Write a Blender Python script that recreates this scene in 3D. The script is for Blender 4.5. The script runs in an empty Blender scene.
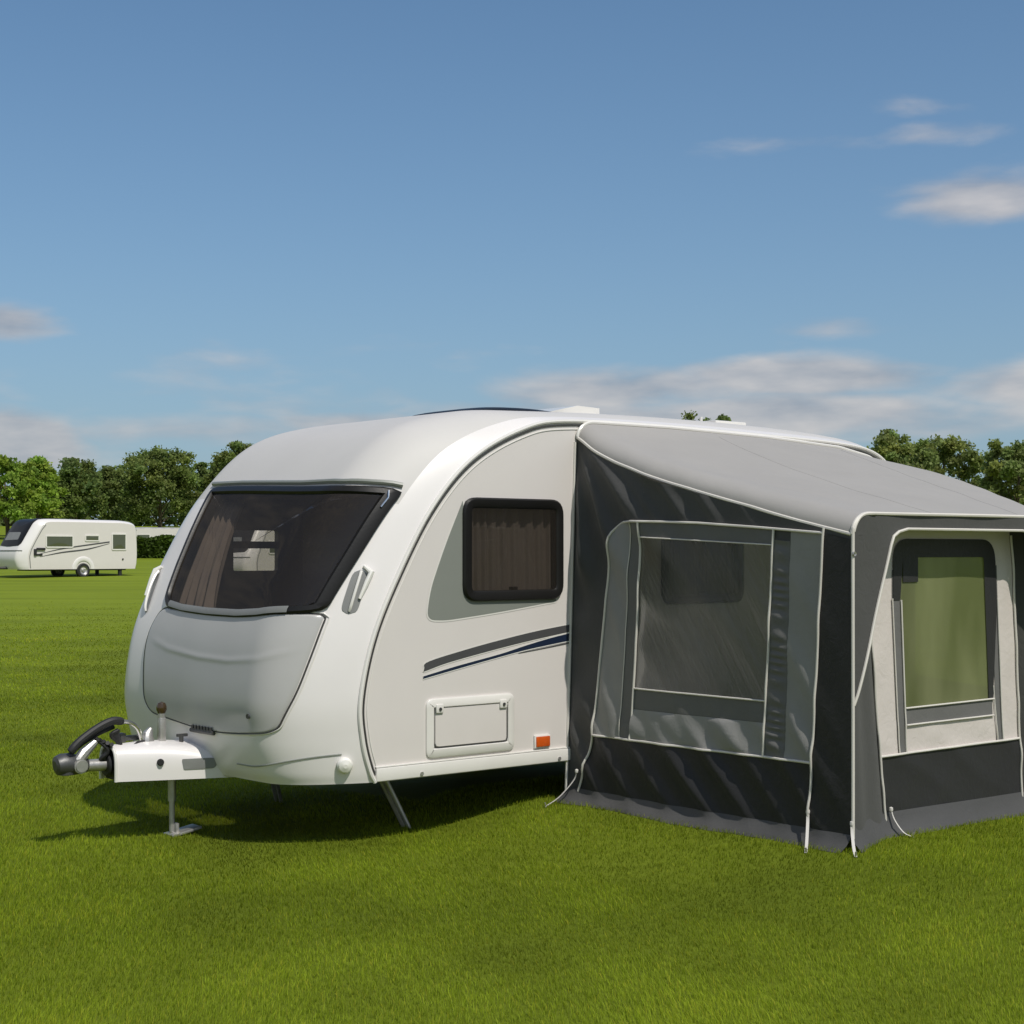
import bpy, bmesh, math, random
import numpy as np
from mathutils import Vector, Matrix, geometry

random.seed(7)
rng = np.random.default_rng(11)
scene = bpy.context.scene
COL = scene.collection
R = math.radians

# ------------------------------------------------------------------ frames
# world: x right, y away from the viewer, z up.  The caravan and its awning are laid out in a
# local frame (u along the caravan towards its rear, v across it, z up) turned 40 degrees.
YAW = R(40.0)
P0 = np.array([-0.804, 9.25])
CU, SU = math.cos(YAW), math.sin(YAW)

def uv2w(u, v):
    return P0[0] + u * CU - v * SU, P0[1] + u * SU + v * CU

def w2uv(x, y):
    dx, dy = x - P0[0], y - P0[1]
    return dx * CU + dy * SU, -dx * SU + dy * CU

def ss(a, b, x):
    t = np.clip((x - a) / (b - a), 0, 1)
    return t * t * (3 - 2 * t)

_fy = np.array([-400, -20, 22, 50, 75, 95, 110, 125, 150, 200, 260, 400, 1400], float)
_fz = np.array([0, 0, 0, .18, .50, .90, 1.29, 1.75, 2.9, 4.95, 5.6, 5.8, 5.8], float)
_k = rng.normal(size=(10, 2)); _k /= np.linalg.norm(_k, axis=1)[:, None]
_fr = 2 * np.pi / np.array([1.1, 1.6, 2.3, 3.1, 4.3, 6.1, 8.5, 12, 17, 25.])
_ph = rng.uniform(0, 6.28, 10)

def hgt(x, y):
    x = np.asarray(x, float); y = np.asarray(y, float)
    h = np.interp(y, _fy, _fz)
    h = .5 * h + .25 * np.interp(y - 6, _fy, _fz) + .25 * np.interp(y + 6, _fy, _fz)
    u, v = w2uv(x, y)
    m = ss(.45, 1.5, u) * (1 - ss(6, 9, u)) * ss(-5.5, -2.7, v) * (1 - ss(.6, 3, v))
    h = h + m * (.128 - .014 * np.clip(u - 1.5, 0, 3))
    b = np.zeros_like(h)
    for i in range(10):
        b = b + np.sin((_k[i, 0] * x + _k[i, 1] * y) * _fr[i] + _ph[i]) * (.0022 if i < 4 else .004)
    return h + b * (1 - .6 * ss(60, 120, y))

def hloc(u, v):
    x, y = uv2w(u, v)
    return float(hgt(x, y))

# ------------------------------------------------------------------ object helpers
def link(o, parent=None):
    COL.objects.link(o)
    if parent is not None:
        o.parent = parent
    return o

def thing(name, label, cat, loc, rz=0., group=None):
    o = bpy.data.objects.new(name, None)
    o.empty_display_size = .3
    o.location = loc; o.rotation_euler = (0, 0, rz)
    o['label'] = label; o['category'] = cat
    if group: o['group'] = group
    return link(o)

OFF = [np.zeros(3)]          # offset of the current thing's base in the frame its parts are written in

def mesh(name, verts, faces, mats, parent=None, smooth=True, midx=None, sharp=None):
    me = bpy.data.meshes.new(name)
    v = np.asarray(verts, float).reshape(-1, 3) - OFF[0]
    me.from_pydata(v.tolist(), [], [list(map(int, f)) for f in faces])
    if not isinstance(mats, (list, tuple)): mats = [mats]
    for m in mats: me.materials.append(m)
    if midx is not None: me.polygons.foreach_set('material_index', np.asarray(midx, np.int32))
    me.polygons.foreach_set('use_smooth', [bool(smooth)] * len(me.polygons))
    me.update()
    if sharp is not None and smooth:
        me.set_sharp_from_angle(angle=R(sharp))
    return link(bpy.data.objects.new(name, me), parent)

class MB:
    """collects simple shapes into one mesh"""
    def __init__(s): s.v = []; s.f = []
    def add(s, v, f):
        n = len(s.v); s.v += [tuple(map(float, p)) for p in v]; s.f += [tuple(i + n for i in q) for q in f]; return s
    def grid(s, P, close_u=False, close_v=False, flip=False):
        P = np.asarray(P, float); n, m = P.shape[:2]; f = []
        for i in range(n if close_u else n - 1):
            for j in range(m if close_v else m - 1):
                a, b = i * m + j, ((i + 1) % n) * m + j
                c, d = ((i + 1) % n) * m + (j + 1) % m, i * m + (j + 1) % m
                f.append((a, d, c, b) if flip else (a, b, c, d))
        return s.add(P.reshape(-1, 3), f)
    def tube(s, pts, r, n=8, cap=True, closed=False):
        P = [np.asarray(p, float) for p in pts]; m = len(P)
        rs = r if isinstance(r, (list, tuple, np.ndarray)) else [r] * m
        rings = []; ref = None
        for i in range(m):
            if closed: t = P[(i + 1) % m] - P[i - 1]
            else: t = P[min(i + 1, m - 1)] - P[max(i - 1, 0)]
            t = t / (np.linalg.norm(t) + 1e-12)
            if ref is None:
                ref = np.array([0, 0, 1.]) if abs(t[2]) < .9 else np.array([1., 0, 0])
            a = ref - t * ref.dot(t); a /= np.linalg.norm(a); ref = a
            b = np.cross(t, a)
            rings.append([P[i] + rs[i] * (math.cos(k * 2 * math.pi / n) * a + math.sin(k * 2 * math.pi / n) * b) for k in range(n)])
        k0 = len(s.v)
        s.grid(np.array(rings), close_u=closed, close_v=True, flip=True)
        if cap and not closed:
            s.f.append(tuple(k0 + i for i in range(n - 1, -1, -1)) if False else tuple(k0 + i for i in range(n)))
            s.f.append(tuple(k0 + (m - 1) * n + i for i in range(n - 1, -1, -1)))
        return s
    def box(s, c, d, bevel=0., M=None):
        bm = bmesh.new(); bmesh.ops.create_cube(bm, size=1)
        for w in bm.verts: w.co = Vector((w.co.x * d[0], w.co.y * d[1], w.co.z * d[2]))
        if bevel > 0: bmesh.ops.bevel(bm, geom=bm.edges[:], offset=bevel, segments=2, affect='EDGES', profile=.6)
        bm.verts.index_update()
        v = []
        for w in bm.verts:
            p = w.co if M is None else M @ w.co
            v.append((p.x + c[0], p.y + c[1], p.z + c[2]))
        f = [tuple(w.index for w in q.verts) for q in bm.faces]; bm.free()
        return s.add(v, f)
    def lathe(s, prof, c, axis='z', n=20):
        rings = []
        for r_, h in prof:
            ring = []
            for k in range(n):
                a = 2 * math.pi * k / n; x, y = r_ * math.cos(a), r_ * math.sin(a)
                ring.append({'z': (x, y, h), 'y': (x, h, -y), 'x': (h, x, y)}[axis])
            rings.append(ring)
        P = np.array(rings) + np.array(c, float)
        return s.grid(P, close_v=True, flip=True)
    def build(s, name, mat, parent=None, smooth=True, sharp=35):
        return mesh(name, s.v, s.f, mat, parent, smooth, sharp=sharp)

def rounded(poly, rad, n=6):
    """round the corners of a 2D polygon"""
    out = []; m = len(poly)
    rad = rad if isinstance(rad, (list, tuple)) else [rad] * m
    for i in range(m):
        p = np.array(poly[i], float); a = np.array(poly[i - 1], float); b = np.array(poly[(i + 1) % m], float)
        da, db = a - p, b - p; la, lb = np.linalg.norm(da), np.linalg.norm(db)
        r = min(rad[i], la * .48, lb * .48)
        if r <= 1e-6: out.append(p); continue
        A, B = p + da / la * r, p + db / lb * r
        for k in range(n + 1):
            t = k / n; out.append((1 - t) ** 2 * A + 2 * t * (1 - t) * p + t * t * B)
    return np.array(out)

def inset(poly, d):
    P = np.asarray(poly, float); n = len(P)
    area = .5 * np.sum(P[:, 0] * np.roll(P[:, 1], -1) - P[:, 1] * np.roll(P[:, 0], -1))
    t = np.roll(P, -1, 0) - np.roll(P, 1, 0); t /= np.linalg.norm(t, axis=1)[:, None] + 1e-12
    nrm = np.stack([-t[:, 1], t[:, 0]], 1) * np.sign(area)
    return P + nrm * d

def resample(P, n, closed=False):
    P = np.asarray(P, float)
    if closed: P = np.vstack([P, P[:1]])
    d = np.r_[0, np.cumsum(np.linalg.norm(np.diff(P, axis=0), axis=1))]
    t = np.linspace(0, d[-1], n, endpoint=not closed)
    return np.stack([np.interp(t, d, P[:, k]) for k in range(P.shape[1])], 1)

def spline(P, n):
    P = np.asarray(P, float); Q = np.vstack([2 * P[0] - P[1], P, 2 * P[-1] - P[-2]]); m = len(P) - 1
    out = []
    for s in np.linspace(0, m - 1e-9, n):
        i = int(s); t = s - i; a, b, c, d = Q[i:i + 4]
        out.append(.5 * (2 * b + (c - a) * t + (2 * a - 5 * b + 4 * c - d) * t * t + (3 * b - a - 3 * c + d) * t ** 3))
    return np.array(out)

def patch(loop2d, fn, rings, n=96):
    """rings: list of (inset or fraction, offset).  fn(a,b,off) -> 3D.  Concentric loops then a closing fan to the centre."""
    L = resample(loop2d, n, True); c = L.mean(0)
    P = []
    for ins, off in rings:
        Q = inset(L, ins) if ins >= 0 else c + (L - c) * (1 + ins)   # negative: shrink towards centre by fraction
        P.append([fn(a, b, off) for a, b in Q])
    return np.array(P)

# ------------------------------------------------------------------ materials
def nt(name):
    m = bpy.data.materials.new(name); m.use_nodes = True
    t = m.node_tree; b = t.nodes['Principled BSDF']
    return m, t, b

def N(t, typ, **kw):
    n = t.nodes.new(typ)
    for k, v in kw.items():
        if k in n.inputs: n.inputs[k].default_value = v
        else: setattr(n, k, v)
    return n

def mat(name, col, rough=.5, metal=0., coat=0., var=.06, vscale=6., bump=0., bscale=60., spec=.5, dirt=None, aniso=(1, 1, 1)):
    m, t, b = nt(name)
    tc = N(t, 'ShaderNodeTexCoord')
    mp = N(t, 'ShaderNodeMapping'); mp.inputs['Scale'].default_value = aniso
    t.links.new(tc.outputs['Object'], mp.inputs['Vector'])
    n1 = N(t, 'ShaderNodeTexNoise', Scale=vscale, Detail=6., Roughness=.6)
    t.links.new(mp.outputs[0], n1.inputs['Vector'])
    ramp = N(t, 'ShaderNodeMapRange'); ramp.inputs['From Min'].default_value = .3; ramp.inputs['From Max'].default_value = .7
    ramp.inputs['To Min'].default_value = 1 - var; ramp.inputs['To Max'].default_value = 1 + var
    t.links.new(n1.outputs['Fac'], ramp.inputs['Value'])
    mul = N(t, 'ShaderNodeVectorMath', operation='SCALE'); mul.inputs[0].default_value = col[:3]
    t.links.new(ramp.outputs[0], mul.inputs['Scale'])
    last = mul.outputs[0]
    if dirt:
        zz = N(t, 'ShaderNodeSeparateXYZ'); t.links.new(tc.outputs['Object'], zz.inputs[0])
        n2 = N(t, 'ShaderNodeTexNoise', Scale=9., Detail=5.); t.links.new(tc.outputs['Object'], n2.inputs['Vector'])
        mr = N(t, 'ShaderNodeMapRange'); mr.inputs['From Min'].default_value = dirt[0]; mr.inputs['From Max'].default_value = dirt[1]
        mr.inputs['To Min'].default_value = dirt[2]; mr.inputs['To Max'].default_value = 0.
        t.links.new(zz.outputs['Z'], mr.inputs['Value'])
        mm = N(t, 'ShaderNodeMath', operation='MULTIPLY'); t.links.new(mr.outputs[0], mm.inputs[0]); t.links.new(n2.outputs['Fac'], mm.inputs[1])
        mx = N(t, 'ShaderNodeMix', data_type='RGBA'); t.links.new(mm.outputs[0], mx.inputs['Factor'])
        t.links.new(last, mx.inputs[6]); mx.inputs[7].default_value = dirt[3] + (1,)
        last = mx.outputs[2]
    t.links.new(last, b.inputs['Base Color'])
    b.inputs['Roughness'].default_value = rough; b.inputs['Metallic'].default_value = metal
    b.inputs['Coat Weight'].default_value = coat; b.inputs['Coat Roughness'].default_value = .14
    b.inputs['Specular IOR Level'].default_value = spec
    if bump > 0:
        n3 = N(t, 'ShaderNodeTexNoise', Scale=bscale, Detail=4.)
        t.links.new(mp.outputs[0], n3.inputs['Vector'])
        bp = N(t, 'ShaderNodeBump', Strength=bump, Distance=.01)
        t.links.new(n3.outputs['Fac'], bp.inputs['Height']); t.links.new(bp.outputs[0], b.inputs['Normal'])
    return m

def glass(name, tint, gloss=.07, body=(.02, .02, .02), bodyfac=.2, rough=.03, streak=False, grad=None):
    m, t, b = nt(name); t.nodes.remove(b); out = t.nodes['Material Output']
    tr = N(t, 'ShaderNodeBsdfTransparent'); tr.inputs[0].default_value = tint + (1,)
    di = N(t, 'ShaderNodeBsdfDiffuse'); di.inputs[0].default_value = body + (1,)
    if grad:
        tcg = N(t, 'ShaderNodeTexCoord'); mg = N(t, 'ShaderNodeMapping'); mg.inputs['Rotation'].default_value = (0, R(-32), 0); mg.inputs['Scale'].default_value = (2.6, 1, .8)
        mg0 = N(t, 'ShaderNodeTexNoise', Scale=1.3, Detail=2.5, Roughness=.45); t.links.new(tcg.outputs['Object'], mg.inputs['Vector']); t.links.new(mg.outputs[0], mg0.inputs['Vector'])
        mrg = N(t, 'ShaderNodeMapRange'); mrg.inputs['From Min'].default_value = .35; mrg.inputs['From Max'].default_value = .65; t.links.new(mg0.outputs['Fac'], mrg.inputs['Value'])
        mxg = N(t, 'ShaderNodeMix', data_type='RGBA'); mxg.inputs[6].default_value = body + (1,); mxg.inputs[7].default_value = grad + (1,)
        t.links.new(mrg.outputs[0], mxg.inputs['Factor']); t.links.new(mxg.outputs[2], di.inputs[0])
    gl = N(t, 'ShaderNodeBsdfGlossy'); gl.inputs['Roughness'].default_value = rough; gl.inputs[0].default_value = (1, 1, 1, 1)
    m1 = N(t, 'ShaderNodeMixShader'); m1.inputs[0].default_value = bodyfac
    t.links.new(tr.outputs[0], m1.inputs[1]); t.links.new(di.outputs[0], m1.inputs[2])
    fr = N(t, 'ShaderNodeLayerWeight'); fr.inputs['Blend'].default_value = .25
    mr = N(t, 'ShaderNodeMapRange'); mr.inputs['To Min'].default_value = gloss; mr.inputs['To Max'].default_value = min(.6, gloss * 6)
    t.links.new(fr.outputs['Fresnel'], mr.inputs['Value'])
    tc = N(t, 'ShaderNodeTexCoord'); nz = N(t, 'ShaderNodeTexNoise', Scale=3., Detail=2.)
    t.links.new(tc.outputs['Object'], nz.inputs['Vector'])
    bp = N(t, 'ShaderNodeBump', Strength=.06, Distance=.02); t.links.new(nz.outputs['Fac'], bp.inputs['Height'])
    if streak:
        mp = N(t, 'ShaderNodeMapping', vector_type='POINT'); mp.inputs['Rotation'].default_value = (R(33), 0, R(0))
        t.links.new(tc.outputs['Object'], mp.inputs['Vector'])
        m2_ = N(t, 'ShaderNodeMapping'); m2_.inputs['Scale'].default_value = (14, 48, 2.2); t.links.new(mp.outputs[0], m2_.inputs['Vector'])
        nz.inputs['Scale'].default_value = 1.; nz.inputs['Detail'].default_value = 4.; t.links.new(m2_.outputs[0], nz.inputs['Vector'])
        bp.inputs['Strength'].default_value = .14
        mrk = N(t, 'ShaderNodeMapRange'); mrk.inputs['From Min'].default_value = .35; mrk.inputs['From Max'].default_value = .75
        mrk.inputs['To Min'].default_value = bodyfac * .65; mrk.inputs['To Max'].default_value = min(1, bodyfac * 1.5)
        t.links.new(nz.outputs['Fac'], mrk.inputs['Value']); t.links.new(mrk.outputs[0], m1.inputs[0])
    t.links.new(bp.outputs[0], gl.inputs['Normal'])
    m2 = N(t, 'ShaderNodeMixShader'); t.links.new(mr.outputs[0], m2.inputs[0])
    t.links.new(m1.outputs[0], m2.inputs[1]); t.links.new(gl.outputs[0], m2.inputs[2])
    t.links.new(m2.outputs[0], out.inputs[0])
    return m

def vcol_mat(name, rough=.6, translucent=.25, attr='col', spec=.3):
    m, t, b = nt(name); out = t.nodes['Material Output']
    at = N(t, 'ShaderNodeAttribute', attribute_name=attr)
    t.links.new(at.outputs['Color'], b.inputs['Base Color']); b.inputs['Roughness'].default_value = rough
    b.inputs['Specular IOR Level'].default_value = spec
    tl = N(t, 'ShaderNodeBsdfTranslucent'); t.links.new(at.outputs['Color'], tl.inputs[0])
    mx = N(t, 'ShaderNodeMixShader'); mx.inputs[0].default_value = translucent
    t.links.new(b.outputs[0], mx.inputs[1]); t.links.new(tl.outputs[0], mx.inputs[2]); t.links.new(mx.outputs[0], out.inputs[0])
    return m

def fabric(name, col, rough=.75, var=.08, bump=.25, big=.0, transl=0.):
    m, t, b = nt(name); out = t.nodes['Material Output']
    tc = N(t, 'ShaderNodeTexCoord')
    n1 = N(t, 'ShaderNodeTexNoise', Scale=2.2, Detail=7., Roughness=.62); t.links.new(tc.outputs['Object'], n1.inputs['Vector'])
    mr = N(t, 'ShaderNodeMapRange'); mr.inputs['From Min'].default_value = .3; mr.inputs['From Max'].default_value = .7
    mr.inputs['To Min'].default_value = 1 - var; mr.inputs['To Max'].default_value = 1 + var
    t.links.new(n1.outputs['Fac'], mr.inputs['Value'])
    sc = N(t, 'ShaderNodeVectorMath', operation='SCALE'); sc.inputs[0].default_value = col; t.links.new(mr.outputs[0], sc.inputs['Scale'])
    t.links.new(sc.outputs[0], b.inputs['Base Color']); b.inputs['Roughness'].default_value = rough
    b.inputs['Specular IOR Level'].default_value = .35
    b.inputs['Sheen Weight'].default_value = .08
    wv = N(t, 'ShaderNodeTexNoise', Scale=420., Detail=2.); t.links.new(tc.outputs['Object'], wv.inputs['Vector'])
    cr = N(t, 'ShaderNodeTexNoise', Scale=14., Detail=5., Distortion=1.2); t.links.new(tc.outputs['Object'], cr.inputs['Vector'])
    b1 = N(t, 'ShaderNodeBump', Strength=bump * .6, Distance=.002); t.links.new(wv.outputs['Fac'], b1.inputs['Height'])
    b2 = N(t, 'ShaderNodeBump', Strength=bump, Distance=.012); t.links.new(cr.outputs['Fac'], b2.inputs['Height'])
    t.links.new(b1.outputs[0], b2.inputs['Normal']); last = b2
    if big > 0:
        mpb = N(t, 'ShaderNodeMapping'); mpb.inputs['Rotation'].default_value = (R(38), 0, 0); mpb.inputs['Scale'].default_value = (1, 3.4, .9)
        t.links.new(tc.outputs['Object'], mpb.inputs['Vector'])
        nb = N(t, 'ShaderNodeTexNoise', Scale=2.1, Detail=3., Roughness=.5, Distortion=.6); t.links.new(mpb.outputs[0], nb.inputs['Vector'])
        b3 = N(t, 'ShaderNodeBump', Strength=big, Distance=.10); t.links.new(nb.outputs['Fac'], b3.inputs['Height']); t.links.new(last.outputs[0], b3.inputs['Normal']); last = b3
    t.links.new(last.outputs[0], b.inputs['Normal'])
    if transl > 0:
        tl = N(t, 'ShaderNodeBsdfTranslucent'); t.links.new(sc.outputs[0], tl.inputs[0])
        mx = N(t, 'ShaderNodeMixShader'); mx.inputs[0].default_value = transl
        t.links.new(b.outputs[0], mx.inputs[1]); t.links.new(tl.outputs[0], mx.inputs[2]); t.links.new(mx.outputs[0], out.inputs[0])
    return m

M = {}
M['gel'] = mat('white_gelcoat', (.78, .752, .735), .33, coat=.22, var=.02, vscale=2, bump=.03, bscale=1.6)
M['silver'] = mat('pale_grey_panel', (.58, .565, .545), .55, coat=.0, var=.02, vscale=2, bump=.03, bscale=1.6)
M['lid'] = mat('grey_locker_gelcoat', (.46, .455, .445), .30, coat=.25, var=.025, vscale=3)
M['side'] = mat('cream_side_panel', (.71, .672, .645), .36, coat=.12, var=.015, vscale=2.5, bump=.03, bscale=2.5, dirt=(.45, .75, .16, (.42, .38, .30)))
M['trim'] = mat('white_trim', (.76, .74, .70), .3, coat=.3, var=.03)
M['seam'] = mat('dark_seam', (.05, .05, .048), .55, var=.1)
M['greyd'] = mat('sage_grey_graphic', (.235, .25, .225), .35, coat=.3, var=.02)
M['stripe'] = mat('charcoal_graphic', (.075, .075, .078), .35, coat=.3, var=.03)
M['navy'] = mat('navy_graphic', (.012, .022, .05), .35, coat=.3, var=.03)
M['black'] = mat('black_plastic', (.012, .0115, .011), .38, var=.1, bump=.05, spec=.3)
M['rubber'] = mat('black_rubber', (.018, .018, .019), .6, var=.15, bump=.1)
M['greyp'] = mat('grey_plastic', (.21, .215, .21), .4, var=.08)
M['galv'] = mat('galvanised_steel', (.50, .49, .47), .42, metal=.75, var=.14, vscale=22, bump=.08, bscale=90)
M['chrome'] = mat('polished_steel', (.72, .71, .69), .16, metal=1., var=.04)
M['dkmetal'] = mat('dark_cast_steel', (.10, .10, .10), .45, metal=.6, var=.15, bump=.1)
M['chassis'] = mat('chassis_steel', (.055, .055, .055), .6, metal=.3, var=.15)
M['orange'] = mat('orange_reflector', (.62, .10, .012), .2, coat=.6, var=.12, vscale=60)
M['lens'] = mat('white_reflector', (.86, .84, .79), .15, coat=.6, var=.03)
M['brass'] = mat('amber_knob', (.05, .03, .012), .2, coat=.5, var=.2)
M['fwin'] = glass('front_window_tint', (.60, .56, .52), .024, (.070, .058, .048), .30)
M['swin'] = glass('side_window_tint', (.50, .47, .44), .02, (.05, .043, .037), .35)
M['cwin'] = glass('clear_acrylic', (.9, .92, .92), .04, (.3, .3, .3), .05)
M['curtain'] = fabric('taupe_curtain', (.44, .40, .365), .8, transl=.1)
M['curtain_light'] = fabric('pale_curtain', (.43, .385, .35), .8, transl=.1)
M['wood'] = mat('brown_cabinet', (.25, .205, .16), .45, var=.2, vscale=4, aniso=(1, 1, 7))
M['liner'] = mat('dark_interior', (.13, .105, .09), .7, var=.1)
M['dark'] = fabric('charcoal_canvas', (.064, .064, .063))
M['black_f'] = fabric('black_mudwall_canvas', (.020, .020, .021), .55)
M['grey_f'] = fabric('mid_grey_canvas', (.135, .134, .130))
M['gusset_f'] = fabric('dark_grey_canvas', (.066, .066, .063))
M['lgrey_f'] = fabric('translucent_grey_canvas', (.34, .335, .325), transl=.2)
M['roof_f'] = fabric('pale_grey_roof_canvas', (.42, .405, .385), .8, var=.03, bump=.12, transl=.16)
M['seam_f'] = fabric('roof_seam_tape', (.24, .235, .22), .8)
M['cream_f'] = fabric('cream_canvas', (.61, .56, .525), .8, var=.03, bump=.3)
M['pipe'] = mat('cream_piping', (.66, .63, .58), .5, var=.05)
M['pane'] = glass('smoked_pvc_pane', (.66, .67, .64), .03, (.21, .215, .205), .22, .14, streak=True)
M['pane_green'] = glass('olive_pvc_pane', (.50, .52, .40), .035, (.140, .158, .070), .70, .16, grad=(.245, .262, .135))
M['skirt'] = fabric('grey_pvc_groundsheet', (.070, .070, .070), .6)
M['strap'] = fabric('pale_webbing', (.62, .60, .56), .8)

# ------------------------------------------------------------------ caravan skin: two profiles and a swept corner
def make_skin(A, O, W, Rc, p, B):
    A = np.array(A, float); O = np.array(O, float)
    QA = np.vstack([2 * A[0] - A[1], A, 2 * A[-1] - A[-2]]); QO = np.vstack([2 * O[0] - O[1], O, 2 * O[-1] - O[-2]])
    nA = len(A)
    def ev(Q, s):
        i = np.clip(s.astype(int), 0, nA - 2); t = (s - i)[..., None]
        a, b, c, d = Q[i], Q[i + 1], Q[i + 2], Q[i + 3]
        return .5 * (2 * b + (c - a) * t + (2 * a - 5 * b + 4 * c - d) * t * t + (3 * b - a - 3 * c + d) * t ** 3)
    def S(s, v):
        s = np.asarray(s, float); v = np.asarray(v, float)
        a, o = ev(QA, s), ev(QO, s)
        e = np.minimum(v, W - v); x = np.clip(1 - e / Rc, 0, 1)
        q = a + (o - a) * (1 - x ** p)[..., None]
        bw = B * (1 - (2 * v / W - 1) ** 2) * np.clip((8 - s) / 3, 0, 1)
        return np.stack([q[..., 0] - bw, v + 0 * s, q[..., 1]], -1)
    def Sn(s, v, off=0.):
        e = 1e-3
        P = S(s, v)
        ds = S(s + e, v) - S(s - e, v); dv = S(s, np.clip(v + e, 0, W)) - S(s, np.clip(v - e, 0, W))
        n = np.cross(ds, dv); n = n / (np.linalg.norm(n) + 1e-12)
        return P + n * off
    return A, O, S, Sn

cA, cO, S, Sn = make_skin(
    [(0.02, .375), (-.02, .45), (-.069, .626), (-.083, .855), (0, 1.195), (.163, 1.537), (.417, 1.948), (.719, 2.255), (1.114, 2.455),
     (1.5, 2.53), (2.4, 2.54), (3.4, 2.525), (4.2, 2.505), (4.6, 2.46), (4.82, 2.34), (4.88, 2.15), (4.86, 1.4), (4.80, .6), (4.76, .375)],
    [(-.43, .372), (-.475, .45), (-.525, .62), (-.545, .855), (-.475, 1.23), (-.29, 1.62), (-.02, 2.06), (.36, 2.42), (.85, 2.575),
     (1.40, 2.612), (2.4, 2.635), (3.4, 2.63), (4.25, 2.60), (4.73, 2.54), (4.99, 2.38), (5.06, 2.15), (5.04, 1.4), (4.98, .6), (4.9, .375)],
    2.3, .42, 2.4, .05)
CW = 2.3
SK = .42      # metres of skin per unit of s around the front window

def sv(poly, rad, n=6):
    """rounded polygon given in (s,v) with the rounding done in metres"""
    P = np.array(poly, float) * [SK, 1]
    Q = rounded(P, rad, n)
    return Q

def fskin(a, b, off):
    return Sn(np.float64(a / SK), np.float64(np.clip(b, 0, CW)), off)

def poly_inside(P, x, y):
    n = len(P); c = np.zeros(np.shape(x), bool); j = n - 1
    for i in range(n):
        xi, yi = P[i]; xj, yj = P[j]
        with np.errstate(divide='ignore', invalid='ignore'):
            k = ((yi > y) != (yj > y)) & (x < (xj - xi) * (y - yi) / (yj - yi + 1e-15) + xi)
        c ^= k; j = i
    return c

def tess(loops, to3):
    """planar fill of 2D loops (first outer, rest holes)"""
    vs = []; polys = []
    for L in loops:
        polys.append([Vector((float(a), float(b), 0)) for a, b in L]); vs += [to3(a, b) for a, b in L]
    tri = geometry.tessellate_polygon(polys)
    return vs, [tuple(t) for t in tri]

def build_body(parent, S, A, W, win=None, far_hole=None, near_holes=(), graphics=(), mats=None, silver=True, ns=230):
    mats = mats or [M['gel'], M['silver']]
    s = np.linspace(0, len(A) - 1, ns)
    e = .42 * np.linspace(0, 1, 17) ** 1.25
    v = np.r_[e, np.linspace(.42, W - .42, 26)[1:-1], (W - e)[::-1]]
    sg, vg = np.meshgrid(s, v, indexing='ij'); P = S(sg, vg)
    n, m = sg.shape; f = []; mi = []
    sc = .5 * (sg[:-1, :-1] + sg[1:, 1:]); vc = .5 * (vg[:-1, :-1] + vg[1:, 1:])
    hole = poly_inside(win, sc * SK, vc) if win is not None else np.zeros_like(sc, bool)
    for i in range(n - 1):
        for j in range(m - 1):
            if hole[i, j]: continue
            f.append((i * m + j, i * m + j + 1, (i + 1) * m + j + 1, (i + 1) * m + j))
            e_ = min(vc[i, j], W - vc[i, j])
            mi.append(1 if silver and e_ > .085 and sc[i, j] > 6.0 and sc[i, j] < 13 else 0)
    mesh('body_shell', P.reshape(-1, 3), f, mats, parent, True, mi)
    # side walls: flat sheets inside the profile
    prof = S(s, np.zeros_like(s))[:, [0, 2]]
    vs, fs = tess([prof] + [h for h in near_holes], lambda a, b: (a, .0, b))
    mi = [0] * len(fs)
    for off, mid, L in graphics:
        v2, f2 = tess([L], lambda a, b: (a, -off, b)); k = len(vs)
        vs += v2; fs += [tuple(q + k for q in t) for t in f2]; mi += [mid] * len(f2)
    mesh('side_wall', vs, fs, [M['side'], M['greyd'], M['stripe'], M['navy'], M['trim']], parent, False, mi)
    vs, fs = tess([prof] + ([far_hole] if far_hole is not None else []), lambda a, b: (a, W, b))
    mesh('side_wall', vs, fs, M['side'], parent, False)
    # floor pan
    mb = MB(); mb.box(((A[0][0] + A[-1][0]) / 2, W / 2, .385), (A[-1][0] - A[0][0] + .3, W - .3, .02))
    mb.build('floor_pan', M['chassis'], parent, False)

caravan = thing('touring_caravan', 'large white touring caravan with curved dark front window, joined to the grey awning', 'caravan', (P0[0], P0[1], 0), YAW)

WIN = sv([(6.14, 1.81), (6.13, 1.464), (6.10, 1.08), (6.065, .725), (6.05, .40), (6.06, .30), (6.11, .195), (6.16, .125), (6.16, .083), (5.74, .090), (5.33, .100), (4.87, .115), (4.40, .128), (4.32, .22), (4.24, .449), (4.21, .657), (4.215, 1.0), (4.25, 1.323), (4.33, 1.60), (4.99, 1.668), (5.71, 1.74)],
         [.07, .2, .2, .2, .1, .1, .1, .04, .05, .1, .1, .2, .07, .12, .2, .2, .3, .3, .10, .3, .3], 6)
hole_front = inset(WIN, .022)
WS = np.array([(.658, 1.403), (1.462, 1.403), (1.462, 2.03), (.658, 2.03)])
WSr = rounded(WS, .10, 8)
WS2 = np.array([(2.35, 1.35), (3.15, 1.35), (3.15, 2.0), (2.35, 2.0)])
far_hole = np.array([(.40, 1.56), (.79, 1.56), (.79, 1.86), (.40, 1.86)])
tri = rounded([(.662, 2.01), (.53, 1.745), (.417, 1.475), (.390, 1.30), (.53, 1.292), (.954, 1.333), (1.41, 1.39), (1.40, 1.45), (.70, 1.45)], [.0, .2, .2, .06, .2, .2, 0, 0, 0], 5)
def band(top, bot, n=24):
    a = spline(top, n); b = spline(bot, n); return np.vstack([a, b[::-1]])
def fat(P, d):
    return inset(P, -d)
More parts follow.
